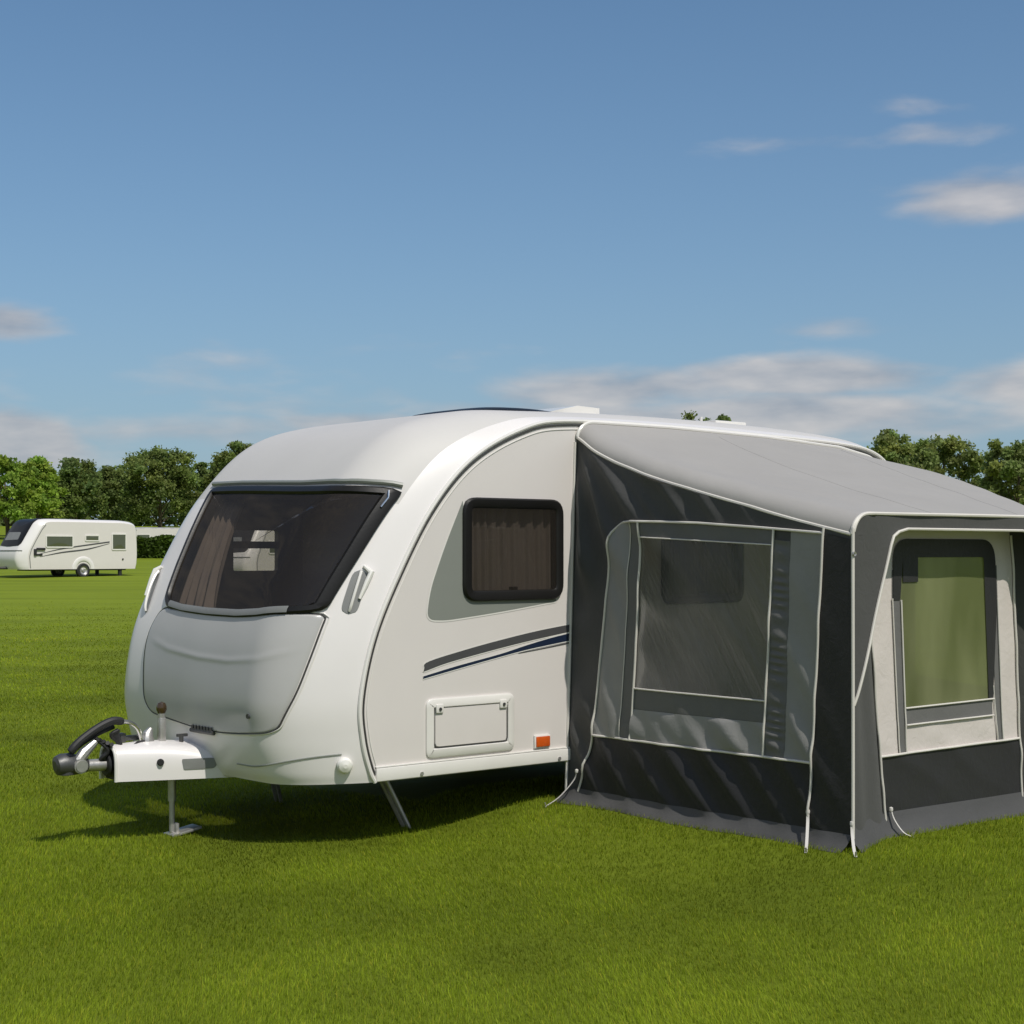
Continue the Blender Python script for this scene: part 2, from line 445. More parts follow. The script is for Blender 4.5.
st1 = band([(.372, 1.012), (.40, 1.052), (.68, 1.112), (.954, 1.161), (1.25, 1.207), (1.56, 1.244)], [(.366, .995), (.40, 1.003), (.567, 1.044), (.954, 1.112), (1.25, 1.157), (1.56, 1.199)])
st2 = band([(.366, .968), (.62, 1.018), (.95, 1.075), (1.15, 1.118), (1.35, 1.157), (1.56, 1.190)], [(.364, .953), (.62, 1.000), (.95, 1.058), (1.15, 1.091), (1.35, 1.117), (1.56, 1.142)])
st3 = band([(1.1, 1.077), (1.3, 1.1), (1.56, 1.133)], [(1.1, 1.073), (1.3, 1.094), (1.56, 1.124)])
build_body(caravan, S, cA, CW, hole_front, far_hole, [inset(WSr, .05), rounded(inset(WS2, .03), .08)],
           [(.0022, 4, fat(tri, .010)), (.0032, 1, tri), (.0022, 4, fat(st1, .007)), (.0034, 2, st1), (.0026, 4, fat(st2, .006)), (.0034, 3, st2), (.0034, 2, st3)])

# front window
def frame_loops(loop, fn, spec, n=140):
    return patch(loop, fn, spec, n)
fw = MB().grid(frame_loops(WIN, fskin, [(0, .001), (.0, .020), (.012, .030), (.040, .030), (.050, .010), (.055, -.03)]), close_v=True, flip=False)
fwo = fw.build('front_window', M['black'], caravan)
gl = inset(WIN, .048)
Lg = resample(gl, 140, True); c0 = Lg.mean(0)
rings = [[fskin(*(c0 + (q - c0) * k), .014) for q in Lg] for k in (1, .97, .9, .75, .6, .45, .3, .15, .0003)]
MB().grid(np.array(rings), close_v=True).build('pane', M['fwin'], fwo)
# grey lip below the glass and the drip rail above it
lipo = []
for v in np.linspace(.26, 1.50, 40):
    sb = np.interp(v, [.13, .22, .449, .657, 1.0, 1.323, 1.6], [4.40, 4.32, 4.24, 4.21, 4.215, 4.25, 4.33])
    lipo.append([Sn(np.float64(sb + .05 + .06), np.float64(v), .031), Sn(np.float64(sb + .06), np.float64(v), .036), Sn(np.float64(sb + .015), np.float64(v), .031)])
MB().grid(np.array(lipo), flip=True).build('sill', M['greyp'], fwo)
MB().tube([Sn(np.float64(np.interp(v, [.09, .13, .195, .32, .725, 1.08, 1.46, 1.85], [6.245, 6.235, 6.19, 6.135, 6.14, 6.17, 6.20, 6.21])), np.float64(v), .010) for v in np.linspace(.095, 1.86, 60)], .015, 8).build('drip_rail', M['greyd'], caravan)
cl = MB()
for s_, v_ in ((5.95, .105),):
    cl.tube([Sn(np.float64(6.10), np.float64(v_ + .015), .036), Sn(np.float64(6.0), np.float64(v_ + .004), .036), Sn(np.float64(5.86), np.float64(v_ + .008), .034)], .007, 8)
cl.build('catch', M['chrome'], fwo)

# front locker lid
LID = sv([(4.30, 1.62), (3.91, 1.69), (3.62, 1.694), (3.22, 1.662), (2.70, 1.628), (2.40, 1.55), (2.24, 1.162), (2.16, .988), (2.13, .761), (2.17, .542), (2.30, .24), (2.71, .203), (3.20, .161), (3.80, .134), (4.34, .128), (4.28, .45), (4.26, .95), (4.28, 1.3)],
         [.08, .2, .2, .2, .2, .12, .3, .3, .3, .3, .10, .2, .3, .3, .02, .2, .3, .3], 6)
def lid_off(a, b, off):
    s = a / SK
    cr = np.interp(b, [.12, .181, .351, .644, .981, 1.369, 1.674], [3.84, 3.79, 3.64, 3.585, 3.60, 3.68, 3.83])
    fade = ss(.13, .28, b) * (1 - ss(1.50, 1.68, b))
    d = .004 * ss(-.25, .25, s - cr) + .0035 * math.exp(-((s - cr) / .045) ** 2) * fade
    d -= .006 * math.exp(-((s - 2.9) / .6) ** 2 - ((b - 1.30) / .3) ** 2)
    d -= .009 * math.exp(-((s - 2.45) / .3) ** 2 - ((b - .50) / .22) ** 2)
    return Sn(np.float64(s), np.float64(b), off + d * min(1, off / .012) if off > .004 else off)
Ll = resample(LID, 220, True); cl0 = Ll.mean(0)
rings = [[lid_off(*q, .001) for q in Ll], [lid_off(*q, .006) for q in Ll], [lid_off(*q, .010) for q in inset(Ll, .007)]]
for k in np.r_[np.linspace(.975, .01, 60), .0003]:
    rings.append([lid_off(*(cl0 + (q - cl0) * k), .011) for q in Ll])
lid = MB().grid(np.array(rings), close_v=True, flip=False).build('gas_locker_lid', M['lid'], caravan, sharp=50)
seam = [fskin(*q, .003) for q in inset(Ll, -.006)]
MB().tube(seam, .006, 6, closed=True).build('seal', M['seam'], lid)
edge = [fskin(*q, .003) for q in inset(Ll, -.016)]
MB().tube(edge, .0045, 6, closed=True).build('rim', M['trim'], lid)
lk = MB(); q = Sn(np.float64(2.67), np.float64(.392), .012); n_ = Sn(np.float64(2.67), np.float64(.392), .03) - q
lk.tube([q - n_ * .3, q + n_ * .25], .014, 14); lk.build('lock', M['dkmetal'], lid)
vt = MB()
for k in range(7):
    q = Sn(np.float64(2.11), np.float64(.80 + k * .035), .02); vt.tube([q, q + [0, .0, .028]], .010, 6)
vt.tube([Sn(np.float64(2.09), np.float64(v), .016) for v in np.linspace(.775, 1.035, 8)], .014, 8)
vt.build('catch', M['dkmetal'], lid)

# corner trims along both profiles
sl = np.linspace(.0, 18, 170)
for v0, dv in ((0., -1), (CW, 1)):
    pr = S(sl, np.full_like(sl, v0))
    MB().tube([p + [0, dv * .004, 0] for p in pr], .013, 8).build('corner_rail', M['trim'], caravan)
    ctr = np.array([2.4, v0, 1.45])
    ins = inset(pr[:, [0, 2]], .026)
    MB().tube([(a, v0 + dv * .002, b) for a, b in ins], .0065, 6).build('seal', M['seam'], caravan)
    ins = inset(pr[:, [0, 2]], .052)
    MB().tube([(a, v0 + dv * .0015, b) for a, b in ins[3:-3]], .004, 6).build('trim_bead', M['trim'], caravan)

# grab handles on the front pillars
for s0, s1, v0, v1, dv in ((5.06, 4.40, .082, .070, .055), (4.90, 4.20, 1.905, 1.835, -.055)):
    rec = []
    ss_ = np.linspace(s1, s0, 18)
    for i, q in enumerate(ss_):
        t = i / 17; v = v1 + (v0 - v1) * t; w = .017 * math.sqrt(max(0, 1 - (2 * t - 1) ** 6)) + .004
        rec.append([Sn(np.float64(q), np.float64(v + k * w), .004) for k in (-1, -.5, 0, .5, 1)])
    h = MB().grid(np.array(rec), flip=False).build('grab_handle', M['greyp'], caravan)
    bar = []
    for i, q in enumerate(np.linspace(s1 + .03, s0 - .02, 14)):
        t = i / 13; v = v1 + (v0 - v1) * t; bar.append(Sn(np.float64(q), np.float64(v),   .008 + .020 * math.sin(math.pi * t) ** .5))
    MB().tube(bar, [.007] + [.009] * 12 + [.010], 8).build('bar', M['trim'], h)
    v = np.clip(v0 - .024 * np.sign(dv), .004, CW - .004)
    MB().tube([Sn(np.float64(s0 + .06), np.float64(v0), .006), Sn(np.float64(s0 - .02), np.float64(v), .022), Sn(np.float64(s0 - .16), np.float64(v), .02), Sn(np.float64(s0 - .42), np.float64(v), .012)], [.010, .019, .016, .009], 10).build('marker_lamp', M['lens'], h)

# near side window, with pleated curtain behind the pane
def sidefn(a, b, off): return (a, -off, b)
def side_window(parent, poly, curtain=True, rad=.10, fr=.062, name='side_window'):
    L = rounded(poly, rad, 8)
    w = MB().grid(patch(L, sidefn, [(0, .0005), (0, .016), (.010, .026), (fr - .012, .026), (fr, .018), (fr + .002, -.02)], 96), close_v=True, flip=True).build(name, M['black'], parent, sharp=40)
    Q = resample(inset(L, fr - .004), 96, True); c = Q.mean(0)
    MB().grid(np.array([[sidefn(*(c + (q - c) * k), .016 + .006 * (1 - k)) for q in Q] for k in (1, .8, .5, .2, .0003)]), close_v=True, flip=True).build('pane', M['swin'], w)
    if curtain:
        u0, u1 = poly[:, 0].min() + .03, poly[:, 0].max() - .03; z0, z1 = poly[:, 1].min() + .02, poly[:, 1].max() - .02
        uu = np.linspace(u0, u1, 110); zz = np.linspace(z0, z1, 6); G = []
        for z in zz:
            row = []
            for u in uu:
                t = (u - u0) / (u1 - u0)
                row.append((u, .055 + .014 * math.sin(70 * t + 6 * math.sin(5 * t)) + .006 * math.sin(160 * t + 2 * z), z))
            G.append(row)
        MB().grid(np.array(G)).build('curtain', M['curtain'], w, sharp=None)
    MB().box(((poly[:, 0].min() + poly[:, 0].max()) / 2 + .0, .0, poly[:, 1].min() + fr + .012), (.05, .03, .02), .004).build('catch', M['black'], w)
    return w
side_window(caravan, WS)
side_window(caravan, WS2, rad=.08)
# far side window (light shows through it)
L = rounded(fat(far_hole, .03), .05, 6)
w = MB().grid(patch(L, lambda a, b, o: (a, CW + o, b), [(0, .0), (0, .02), (.03, .02), (.032, -.03)], 64), close_v=True).build('side_window', M['black'], caravan, sharp=40)
q = far_hole
mesh('pane', [(a, CW + .008, b) for a, b in q], [(0, 1, 2, 3)], M['cwin'], w, False)
MB().box(((q[0][0] + q[1][0]) / 2, CW + .0, 1.75), (.40, .02, .05)).build('glazing_bar', M['rubber'], w, False)

# interior seen through the front window
it = MB(); it.box((1.35, 1.30, 1.32), (.05, 1.75, 1.7)); it.box((.62, 1.15, 1.20), (1.2, 2.0, .05), .01)
it.box((-.05, 1.1, 1.28), (.22, 1.5, .10), .02)
it.build('seating', M['wood'], caravan, True)
cab = MB(); cab.box((1.1, 1.80, 1.62), (.40, .7, .78), .015); cab.box((1.15, .45, 1.6), (.35, .5, .8), .015); cab.build('cupboard', M['wood'], caravan, True)
lv, lf = tess([[(.0, 1.2), (1.38, 1.2), (1.38, 2.44), (.62, 2.2), (.22, 1.75)], inset(far_hole, .004)], lambda a, b: (a, CW - .03, b))
mesh('lining', lv, lf, M['liner'], caravan, False)
cg = []
for i, sq in enumerate(np.linspace(4.30, 6.35, 50)):
    row = []; t = i / 49
    for j in range(90):
        k = j / 89; v = (1.62 + .20 * t) - (.46 - .22 * t) * k
        row.append(Sn(np.float64(sq), np.float64(v), -.10 - (.032 - .012 * t) * math.sin(k * 27 + 1.5 * math.sin(t * 2)) - .010 * math.sin(k * 61 + t * 3)))
    cg.append(row)
MB().grid(np.array(cg)).build('curtain', M['curtain_light'], caravan, sharp=None)

# skirt rail, locker door, side marker
sk = MB(); sk.box((2.38, -.006, .418), (4.72, .030, .075), .006); sk.box((2.38, -.004, .462), (4.72, .02, .008), .002)
skr = sk.build('skirt_rail', M['trim'], caravan, True)
for u_ in (.34, 1.42):
    MB().tube([(u_, -.02, .40), (u_, -.028, .40)], .012, 10).build('bolt', M['galv'], skr)
Ld = rounded([(.385, .482), (1.06, .482), (1.06, .832), (.385, .832)], .045, 6)
ld = MB().grid(patch(Ld, sidefn, [(0, .0005), (.0, .010), (.008, .016), (.05, .016), (.056, .006)], 96), close_v=True, flip=True).build('service_door', M['trim'], caravan, sharp=40)
Q = rounded([(.447, .545), (1.0, .545), (1.0, .775), (.447, .775)], .02, 4); Qr = resample(Q, 80, True); c = Qr.mean(0)
MB().grid(np.array([[sidefn(*q, .004) for q in Qr], [sidefn(*q, .011) for q in inset(Qr, .004)]] + [[sidefn(*(c + (q - c) * k), .012) for q in Qr] for k in (.98, .95, .5, .0003)]), close_v=True, flip=True).build('door_leaf', M['side'], ld, sharp=15)
gs = MB(); Qs = fat(Qr, .006); gs.tube([sidefn(a, b, .0075) for a, b in Qs], .004, 6, closed=True); gs.build('seal', M['seam'], ld)
for u_ in (.475, .965):
    l = MB(); l.box((u_, -.018, .772), (.055, .014, .05), .006); lo = l.build('latch', M['trim'], ld)
    MB().tube([(u_, -.024, .77), (u_, -.031, .77)], .010, 10).build('lock', M['dkmetal'], lo)
bz = MB(); bz.box((1.287, -.008, .517), (.13, .018, .082), .006); mk = bz.build('side_marker', M['trim'], caravan)
MB().box((1.287, -.016, .517), (.112, .018, .064), .006).build('lens', M['orange'], mk)
for s_, v_ in ((1.26, .05), (1.26, CW - .05)):
    q = Sn(np.float64(s_), np.float64(v_), .0); d = Sn(np.float64(s_), np.float64(v_), 1.) - q
    b = MB(); b.tube([q, q + d * .02, q + d * .034, q + d * .042], [.046, .046, .036, .012], 18); b.build('front_marker', M['lens'], caravan)

# lower front bumper with a shallow step line
for sgn, vv in ((0, np.linspace(.05, .62, 20)), (1, np.linspace(CW - .05, CW - .62, 20))):
    pts = [Sn(np.float64(1.62 - .50 * ss(.0, .5, min(v, CW - v))), np.float64(v), .0005) for v in vv]
    MB().tube(pts, .005, 6).build('bumper_seam', M['greyd'], caravan)

# roof: rooflight, vent cowl, rail
rl = MB(); G = []
for u in np.linspace(1.12, 2.12, 24):
    t = (u - 1.12) / 1.0; row = []
    for v in np.linspace(.60, 1.25, 14):
        k = (v - .60) / .65; h = .056 * (math.sin(math.pi * min(1, max(0, t))) ** .45) * (1 - abs(2 * k - 1) ** 6)
        zb = float(S(np.float64(np.interp(u, cO[8:12, 0], range(8, 12))), np.float64(1.1))[2]) - .004
        row.append((u, v, zb + h + .006))
    G.append(row)
rl.grid(np.array(G), flip=True); rlo = rl.build('rooflight', M['black'], caravan, sharp=None)
f2 = MB(); f2.box((1.72, .93, 2.612), (.7, .68, .02), .008); f2.build('frame', M['trim'], rlo)
cw = MB(); cw.add([(1.80, .72, 2.625), (2.46, .72, 2.625), (2.46, .72, 2.715), (2.25, .72, 2.722), (1.80, 1.15, 2.625), (2.46, 1.15, 2.625), (2.46, 1.15, 2.715), (2.25, 1.15, 2.722)],
       [(0, 1, 2, 3), (7, 6, 5, 4), (0, 3, 7, 4), (3, 2, 6, 7), (2, 1, 5, 6), (0, 4, 5, 1)])
cw.build('vent_cowl', M['trim'], caravan, False)
rb = MB(); rb.box((3.70, .85, 2.655), (.34, .5, .055), .012); rb.build('roof_vent', M['trim'], caravan)
MB().tube([(3.50, .72, 2.62), (3.50, .72, 2.71)], .012, 8).build('aerial_stub', M['trim'], caravan)

# running gear
for v_ in (.12, CW - .12):
    wz = hloc(2.5, v_) + .30
    t = MB(); t.lathe([(.17, -.085), (.27, -.09), (.305, -.06), (.312, 0), (.305, .06), (.27, .09), (.17, .085)], (2.5, v_, wz), 'y', 28)
    wh = MB(); wh.lathe([(.001, -.06), (.06, -.065), (.09, -.03), (.15, -.04), (.172, -.082), (.172, .08), (.001, .07)], (2.5, v_, wz), 'y', 28)
    wo = wh.build('wheel', M['galv'], caravan); t.build('tyre', M['rubber'], wo)
ch = MB(); ch.box((2.3, .62, .345), (4.6, .06, .10)); ch.box((2.3, CW - .62, .345), (4.6, .06, .10)); ch.tube([(2.5, .2, .32), (2.5, CW - .2, .32)], .04, 8)
ch.build('chassis', M['chassis'], caravan, False)
for (ua, va, ub, vb) in ((.40, .50, .55, .41), (.40, CW - .50, .55, CW - .41), (4.5, .40, 4.2, .28), (4.5, CW - .4, 4.2, CW - .28)):
    g = hloc(ub, vb); st = MB()
    for d in (-.03, .03): st.tube([(ua, va + d, .36), (ua + (ub - ua) * .45, va + (vb - va) * .45 + d, .36 + (g - .36) * .45), (ub, vb + d, g - .005)], [.016, .016, .013], 8)
    so = st.build('corner_steady', M['galv'], caravan)
    MB().box((ua - .02, va, .35), (.16, .13, .07), .01).build('bracket', M['chassis'], so)

# A-frame, cover, hitch
CV = 1.15
af = MB()
for sg in (-1, 1): af.tube([(-1.02, CV + sg * .04, .395), (-.36, CV + sg * .17, .385), (.5, CV + sg * .5, .37)], .028, 8)
af.build('draw_bar', M['chassis'], caravan)
G = []
us = np.linspace(-1.07, -.36, 16)
for u in us:
    t = (u + 1.07) / .71
    hw = .10 + .23 * t; zt = .555 - .02 * t + .03 * math.sin(math.pi * min(1, t * 1.0)) - .03 * t; zb = .362 - .008 * t
    sec = [(-hw, zb), (-hw * 1.0, zb + .09), (-hw * .95, zt - .055), (-hw * .80, zt - .018), (-hw * .5, zt), (0, zt + .012), (hw * .5, zt), (hw * .80, zt - .018), (hw * .95, zt - .055), (hw, zb + .09), (hw, zb)]
    P_ = spline([(a, b) for a, b in sec], 40)
    G.append([(u, CV + a, b) for a, b in P_])
cvb = MB().grid(np.array(G), flip=True)
cov = cvb.build('hitch_cover', M['gel'], caravan, sharp=None)
ring = [np.array(p) + [-.004, 0, 0] for p in G[0]]
MB().tube(ring, .010, 8).build('rim', M['trim'], cov)
mesh('opening', [np.array(p) + [.03, 0, 0] for p in G[0]], [list(range(len(G[0])))], M['rubber'], cov, False)
def cov_pt(u, z, off=.003):     # near face of the cover
    t = (u + 1.07) / .71; hw = .10 + .23 * t
    return (u - .25 * off, CV - hw - off, z)
Lp = rounded([(-.70, .415), (-.515, .415), (-.515, .478), (-.71, .478)], [.004, .03, .03, .004], 6)
MB().grid(patch(Lp, lambda a, b, o: cov_pt(a, b, o), [(0, .001), (0, .005), (-.5, .006), (-.9999, .006)], 48), close_v=True, flip=True).build('reflector', M['greyp'], cov)
bt = MB(); p = np.array(cov_pt(-.83, .465, 0)); bt.tube([p, p + [-.004, -.010, 0]], .021, 14); bt.tube([p + [-.003, -.011, 0], p + [-.006, -.018, 0]], .016, 12); bt.build('button', M['rubber'], cov)
# slot for the handbrake and its post
MB().tube([(-.985, CV - .075, .535), (-.90, CV - .03, .572), (-.80, CV + .0, .576)], .011, 6).build('slot', M['rubber'], cov)
jk = MB(); jk.box((-.74, CV - .02, .63), (.040, .048, .16), .008); jk.tube([(-.74, CV - .02, .70), (-.74, CV - .02, .735)], .022, 10)
jko = jk.build('jockey_post', M['galv'], caravan)
kb = MB(); kb.lathe([(.001, -.035), (.022, -.03), (.031, -.008), (.031, .012), (.022, .033), (.001, .04)], (-.74, CV - .02, .765), 'z', 16); kb.build('knob', M['brass'], jko)
MB().tube([(-.82, CV - .0, .57), (-.82, CV, .62), (-.80, CV, .65)], [.04, .03, .012], 10).build('bracket', M['galv'], jko)
tp = MB(); tp.tube([(-.63, CV - .06, .56), (-.63, CV - .06, .605)], .014, 8); tp.box((-.625, CV - .06, .60), (.07, .02, .018), .004); tp.build('catch', M['dkmetal'], cov)
bl = MB(); bl.box((-.89, CV + .05, .595), (.17, .04, .03), .008); bl.box((-.965, CV + .05, .60), (.035, .05, .055), .006); bl.build('lead_holder', M['dkmetal'], cov)
# prop stand under the hitch
gz = hloc(-.66, CV + .05)
ps = MB(); ps.tube([(-.66, CV, .40), (-.66, CV, .20)], .024, 12); ps.tube([(-.66, CV, .21), (-.66, CV, gz + .02)], .017, 10)
po = ps.build('prop_stand', M['galv'], caravan)
fp = MB(); fp.box((-.60, CV - .02, gz + .022), (.20, .12, .016), .004, Matrix.Rotation(R(-10), 3, 'Y')); fp.box((-.645, CV - .0, gz + .04), (.02, .09, .07), .004); fp.build('foot_plate', M['galv'], po)
# coupling
cp = MB(); cp.tube([(-1.02, CV, .455), (-1.14, CV, .457), (-1.26, CV, .462)], [.032, .036, .036], 14)
cpo = cp.build('coupling', M['galv'], caravan)
hd = MB(); hd.tube([(-1.21, CV, .463), (-1.26, CV, .468), (-1.32, CV, .476), (-1.365, CV, .478), (-1.395, CV, .474), (-1.405, CV, .473)], [.040, .055, .066, .064, .054, .03], 18); hd.tube([(-1.335, CV, .49), (-1.335, CV, .42)], .052, 16)
hd.build('coupling_head', M['dkmetal'], cpo)
ck = MB(); ck.tube([(-1.275, CV - .072, .468), (-1.275, CV + .07, .468)], .042, 18); ck.tube([(-1.275, CV - .08, .468), (-1.275, CV - .07, .468)], .034, 18); ck.build('wear_disc', M['galv'], cpo)
br = MB(); br.tube([(-1.28, CV - .03, .49), (-1.24, CV - .03, .54), (-1.16, CV - .02, .60)], [.032, .034, .02], 10); br.build('stabiliser_arm', M['galv'], cpo)
bw = MB(); bw.lathe([(.030, -1.10), (.062, -1.095), (.07, -1.085), (.052, -1.075), (.075, -1.065), (.055, -1.055), (.08, -1.045), (.06, -1.03), (.085, -1.02), (.06, -1.0)], (0, CV, .455), 'x', 20); bw.build('bellows', M['rubber'], cpo)
hl = MB(); hl.tube(spline([(-1.335, CV - .05, .555), (-1.27, CV - .05, .615), (-1.16, CV - .04, .678), (-1.07, CV - .04, .712), (-1.0, CV - .03, .705)], 20), [.018] + [.024] * 18 + [.021], 10)
ho = hl.build('handbrake_lever', M['rubber'], caravan)
MB().tube(spline([(-1.01, CV - .03, .705), (-.95, CV - .02, .695), (-.895, CV - .01, .66), (-.865, CV, .60), (-.86, CV, .56)], 16), .013, 8).build('rod', M['chrome'], ho)
MB().tube(spline([(-1.32, CV - .01, .53), (-1.25, CV - .005, .585), (-1.14, CV - .0, .64), (-1.04, CV, .675)], 14), .015, 8).build('stay', M['rubber'], ho)
cb = MB()
for k in range(5):
    a = .02 * k; cb.tube(spline([(-1.17 + a, CV - .03 - .012 * k, .62 - .01 * k), (-1.10 + a * .4, CV - .05 + .02 * k, .545), (-1.13 + a, CV - .02, .49), (-1.03, CV + .01, .475), (-1.0, CV + .02 - .01 * k, .57 - .01 * k), (-1.06 + .01 * k, CV - .01, .625), (-1.02, CV - .02, .655)], 26), .013, 7)
cb.build('cable', M['rubber'], cpo)

# ------------------------------------------------------------------ awning
AU = 1.5
ax, ay = uv2w(AU, 0)
OFF[0] = np.array([AU, 0, hloc(AU, -1.0)])
awning = thing('awning', 'grey and black canvas awning with cream piping, pitched against the large caravan', 'awning', (ax, ay, hloc(AU, -1.0)), YAW)

_r2 = np.random.default_rng(5)
_wa = _r2.uniform(0, 6.28, 12)
def sn(x, y, k):
    return (math.sin(x * 1.7 + y * 1.1 + _wa[k]) + math.sin(x * -.9 + y * 2.3 + _wa[k + 1]) + math.sin(x * 2.9 - y * .7 + _wa[k + 2])) / 3
def ridge(x, k=2.2):
    return (.5 + .5 * math.cos(x)) ** k
def wr_side(v, z):
    # creases falling diagonally towards the outer corner, stronger low down and fanning out of the top corner
    q = z * .74 + v * .67; p = z * .67 - v * .74
    a = .5 + .5 * sn(v * 2.2, z * 2.2, 0)
    low = math.exp(-((z - .40) / .30) ** 2)
    ph = p * 30 + 1.7 * sn(q * 1.3, p * 1.2, 3)
    w = .030 * low * ridge(ph) * (.35 + a)
    w += .010 * ridge(p * 21 + 2.2 * sn(q * 1.1, p, 2)) * a * math.exp(-((z - 1.2) / .7) ** 2)
    fan = math.atan2(2.48 - z, -v + .06); rr = math.hypot(2.48 - z, v)
    w += .046 * ridge(fan * 19 + 1.2 * sn(v * 2, z * 2, 5)) * math.exp(-((rr - .60) / .42) ** 2) * (.45 + a)
    w += .020 * ridge(p * 34 + 2.0 * sn(q * 1.6, p * 1.3, 4), 3) * math.exp(-((z - 2.0) / .22) ** 2) * math.exp(-((v + 1.0) / .45) ** 2)
    w += .012 * sn(v * 1.5, z * 1.2, 6)
    w += math.exp(-((v + .10) / .13) ** 2) * .010 * math.sin(z * 12 + 2 * sn(v * 2, z, 1))
    w *= float(ss(-2.25, -2.05, v)) * float(ss(.0, -.06, v))
    return w - .085 * (z / 2.42) * max(0., 1 + v / .7)
def Sd(v, z, off=0.):
    return np.array((AU - off - wr_side(v, z), v, z))
FV = -2.06
def wr_front(u, z):
    p = z * .8 - u * .6
    mk = 1 - float(ss(2.02, 2.10, u) * (1 - ss(3.12, 3.2, u)) * ss(.70, .80, z))
    return mk * wr_front0(u, z, p)
def wr_front0(u, z, p):
    return .008 * sn(u * 1.6, z * 1.4, 2) + .011 * ridge(p * 19 + 1.8 * sn(u * 2, z * 2, 4)) * (.4 + .6 * sn(u * 2, z * 2, 7)) + .006 * ridge((z * .9 + u * .5) * 24 + sn(u * 3, z * 2, 1)) * math.exp(-((z - .5) / .25) ** 2)
def Fr(u, z, off=0.):
    return np.array((u, FV - off - wr_front(u, z), z))

def quad(mb, c, fn, off, nu=20, nv=20, flip=False):
    """bilinear patch from 4 corners (bl, br, tr, tl) pushed through fn"""
    c = np.array(c, float); G = []
    for i in range(nv + 1):
        t = i / nv; row = []
        for j in range(nu + 1):
            s = j / nu; p = (1 - t) * ((1 - s) * c[0] + s * c[1]) + t * ((1 - s) * c[3] + s * c[2]); row.append(fn(p[0], p[1], off))
        G.append(row)
    return mb.grid(np.array(G), flip=flip)
def fan(loop, fn, off, n=110, rings=16):
    L = resample(loop, n, True); c = L.mean(0)
    return np.array([[fn(*(c + (q - c) * k), off) for q in L] for k in np.r_[np.linspace(1, .03, rings), .0003]])
def line(fn, pts, off, n=None, sp=False):
    P = spline(pts, n or 40) if sp else resample(pts, n or 40)
    return [fn(a, b, off) for a, b in P]

RZ = spline([(0, 2.43), (-.07, 2.395), (-.18, 2.335), (-.311, 2.283), (-.48, 2.224), (-.663, 2.168), (-.95, 2.088), (-1.313, 2.003), (-1.899, 1.863), (-2.25, 1.787)], 80)
def rz(v): return float(np.interp(-v, -RZ[:, 0], RZ[:, 1]))
def lerp2(a, b, z): t = (z - a[1]) / (b[1] - a[1]); return a[0] + (b[0] - a[0]) * t
def gz_(v): return hloc(AU - .02, v) + .01

# side panel body (dark) as strips around the window opening
L1t = [(-.125, .18), (-.247, .561), (-.311, 1.155), (-.374, 1.651)]
def v1(z): return float(np.interp(z, [b for a, b in L1t], [a for a, b in L1t]))
def v2(z): return lerp2((-.594, .591), (-.689, 1.88), z)
def v3(z): return lerp2((-1.635, .587), (-1.722, 1.821), z)
def v3b(z): return lerp2((-1.787, .585), (-1.843, 1.815), z)
def v4(z): return lerp2((-1.982, .561), (-2.071, 1.802), z)
def v5(z): return -2.247
def vm(z): return lerp2((-.489, .582), (-.585, 1.882), z)
ztop = lambda v: float(np.interp(-v, [.5, .663, 1.157, 2.071], [1.882, 1.887, 1.868, 1.802]))
zmud = lambda v: .561
sp_ = MB()
def strip(mb, va, vb, za, zb, off, nu, nv, fn=Sd, flip=False):
    G = []
    for i in range(nv + 1):
        t = i / nv; row = []
        for j in range(nu + 1):
            s = j / nu
            # solve the column first at mid height, then the height limits for that column
            zc = .5; v = None
            z0 = za; z1 = zb
            vv = (va((0)) if callable(va) else va)
            zt = t
            v_a = va; v_b = vb
            zz = None
            # iterate twice for coupled limits
            v = -1.
            for _ in range(3):
                lo = za(v) if callable(za) else za; hi = zb(v) if callable(zb) else zb
                zz = lo + (hi - lo) * t
                A_ = va(zz) if callable(va) else va; B_ = vb(zz) if callable(vb) else vb
                v = A_ + (B_ - A_) * s
            row.append(fn(v, zz, off))
        G.append(row)
    return mb.grid(np.array(G), flip=flip)
zb0 = lambda v: gz_(v) + .05
zp0 = lambda v: .876            # pane bottom
zp1 = lambda v: float(np.interp(-v, [.689, 1.722], [1.79, 1.739]))
strip(sp_, lambda z: -.002, v2, zb0, rz, 0, 50, 110)
strip(sp_, v3, v5, zb0, rz, 0, 22, 60)
strip(sp_, v2, v3, zp1, rz, 0, 60, 26)
strip(sp_, v2, v3, zb0, zp0, 0, 34, 26)
sp_.build('side_panel', M['dark'], awning, sharp=None)
mw = MB(); strip(mw, v1, v4, lambda v: gz_(v) + .055, .561, .004, 110, 30); mw.build('mud_panel', M['black_f'], awning, sharp=None)
cs = MB(); strip(cs, v4, lambda z: -2.246, lambda v: gz_(v) + .05, lambda v: min(rz(v) - .02, 1.80), .0035, 8, 44); cs.build('corner_strip', M['black_f'], awning, sharp=None)
def Sdr(v, z, off):
    p = Sd(v, z, off); b = math.sin(math.pi * np.clip((z - .566) / .184, 0, 1)) ** .5; p[0] -= .030 * b * ridge(13 * z - 17 * v + 1.2 * sn(v * 2, z * 3, 4), 1.6) * (.4 + .6 * (.5 + .5 * sn(v * 3, z, 2))); return p
def Sdl(v, z, off):
    p = Sd(v, z, off); e = np.clip(min((v1(min(z, 1.65)) - v) / .05, (v - vm(z)) / .05, 1), 0, 1); p[0] -= .034 * e * ridge(8 * z - 19 * v + 1.6 * sn(v * 3, z * 1.5, 3), 2) * (.62 + .38 * sn(v, z * 1.4, 6)); return p
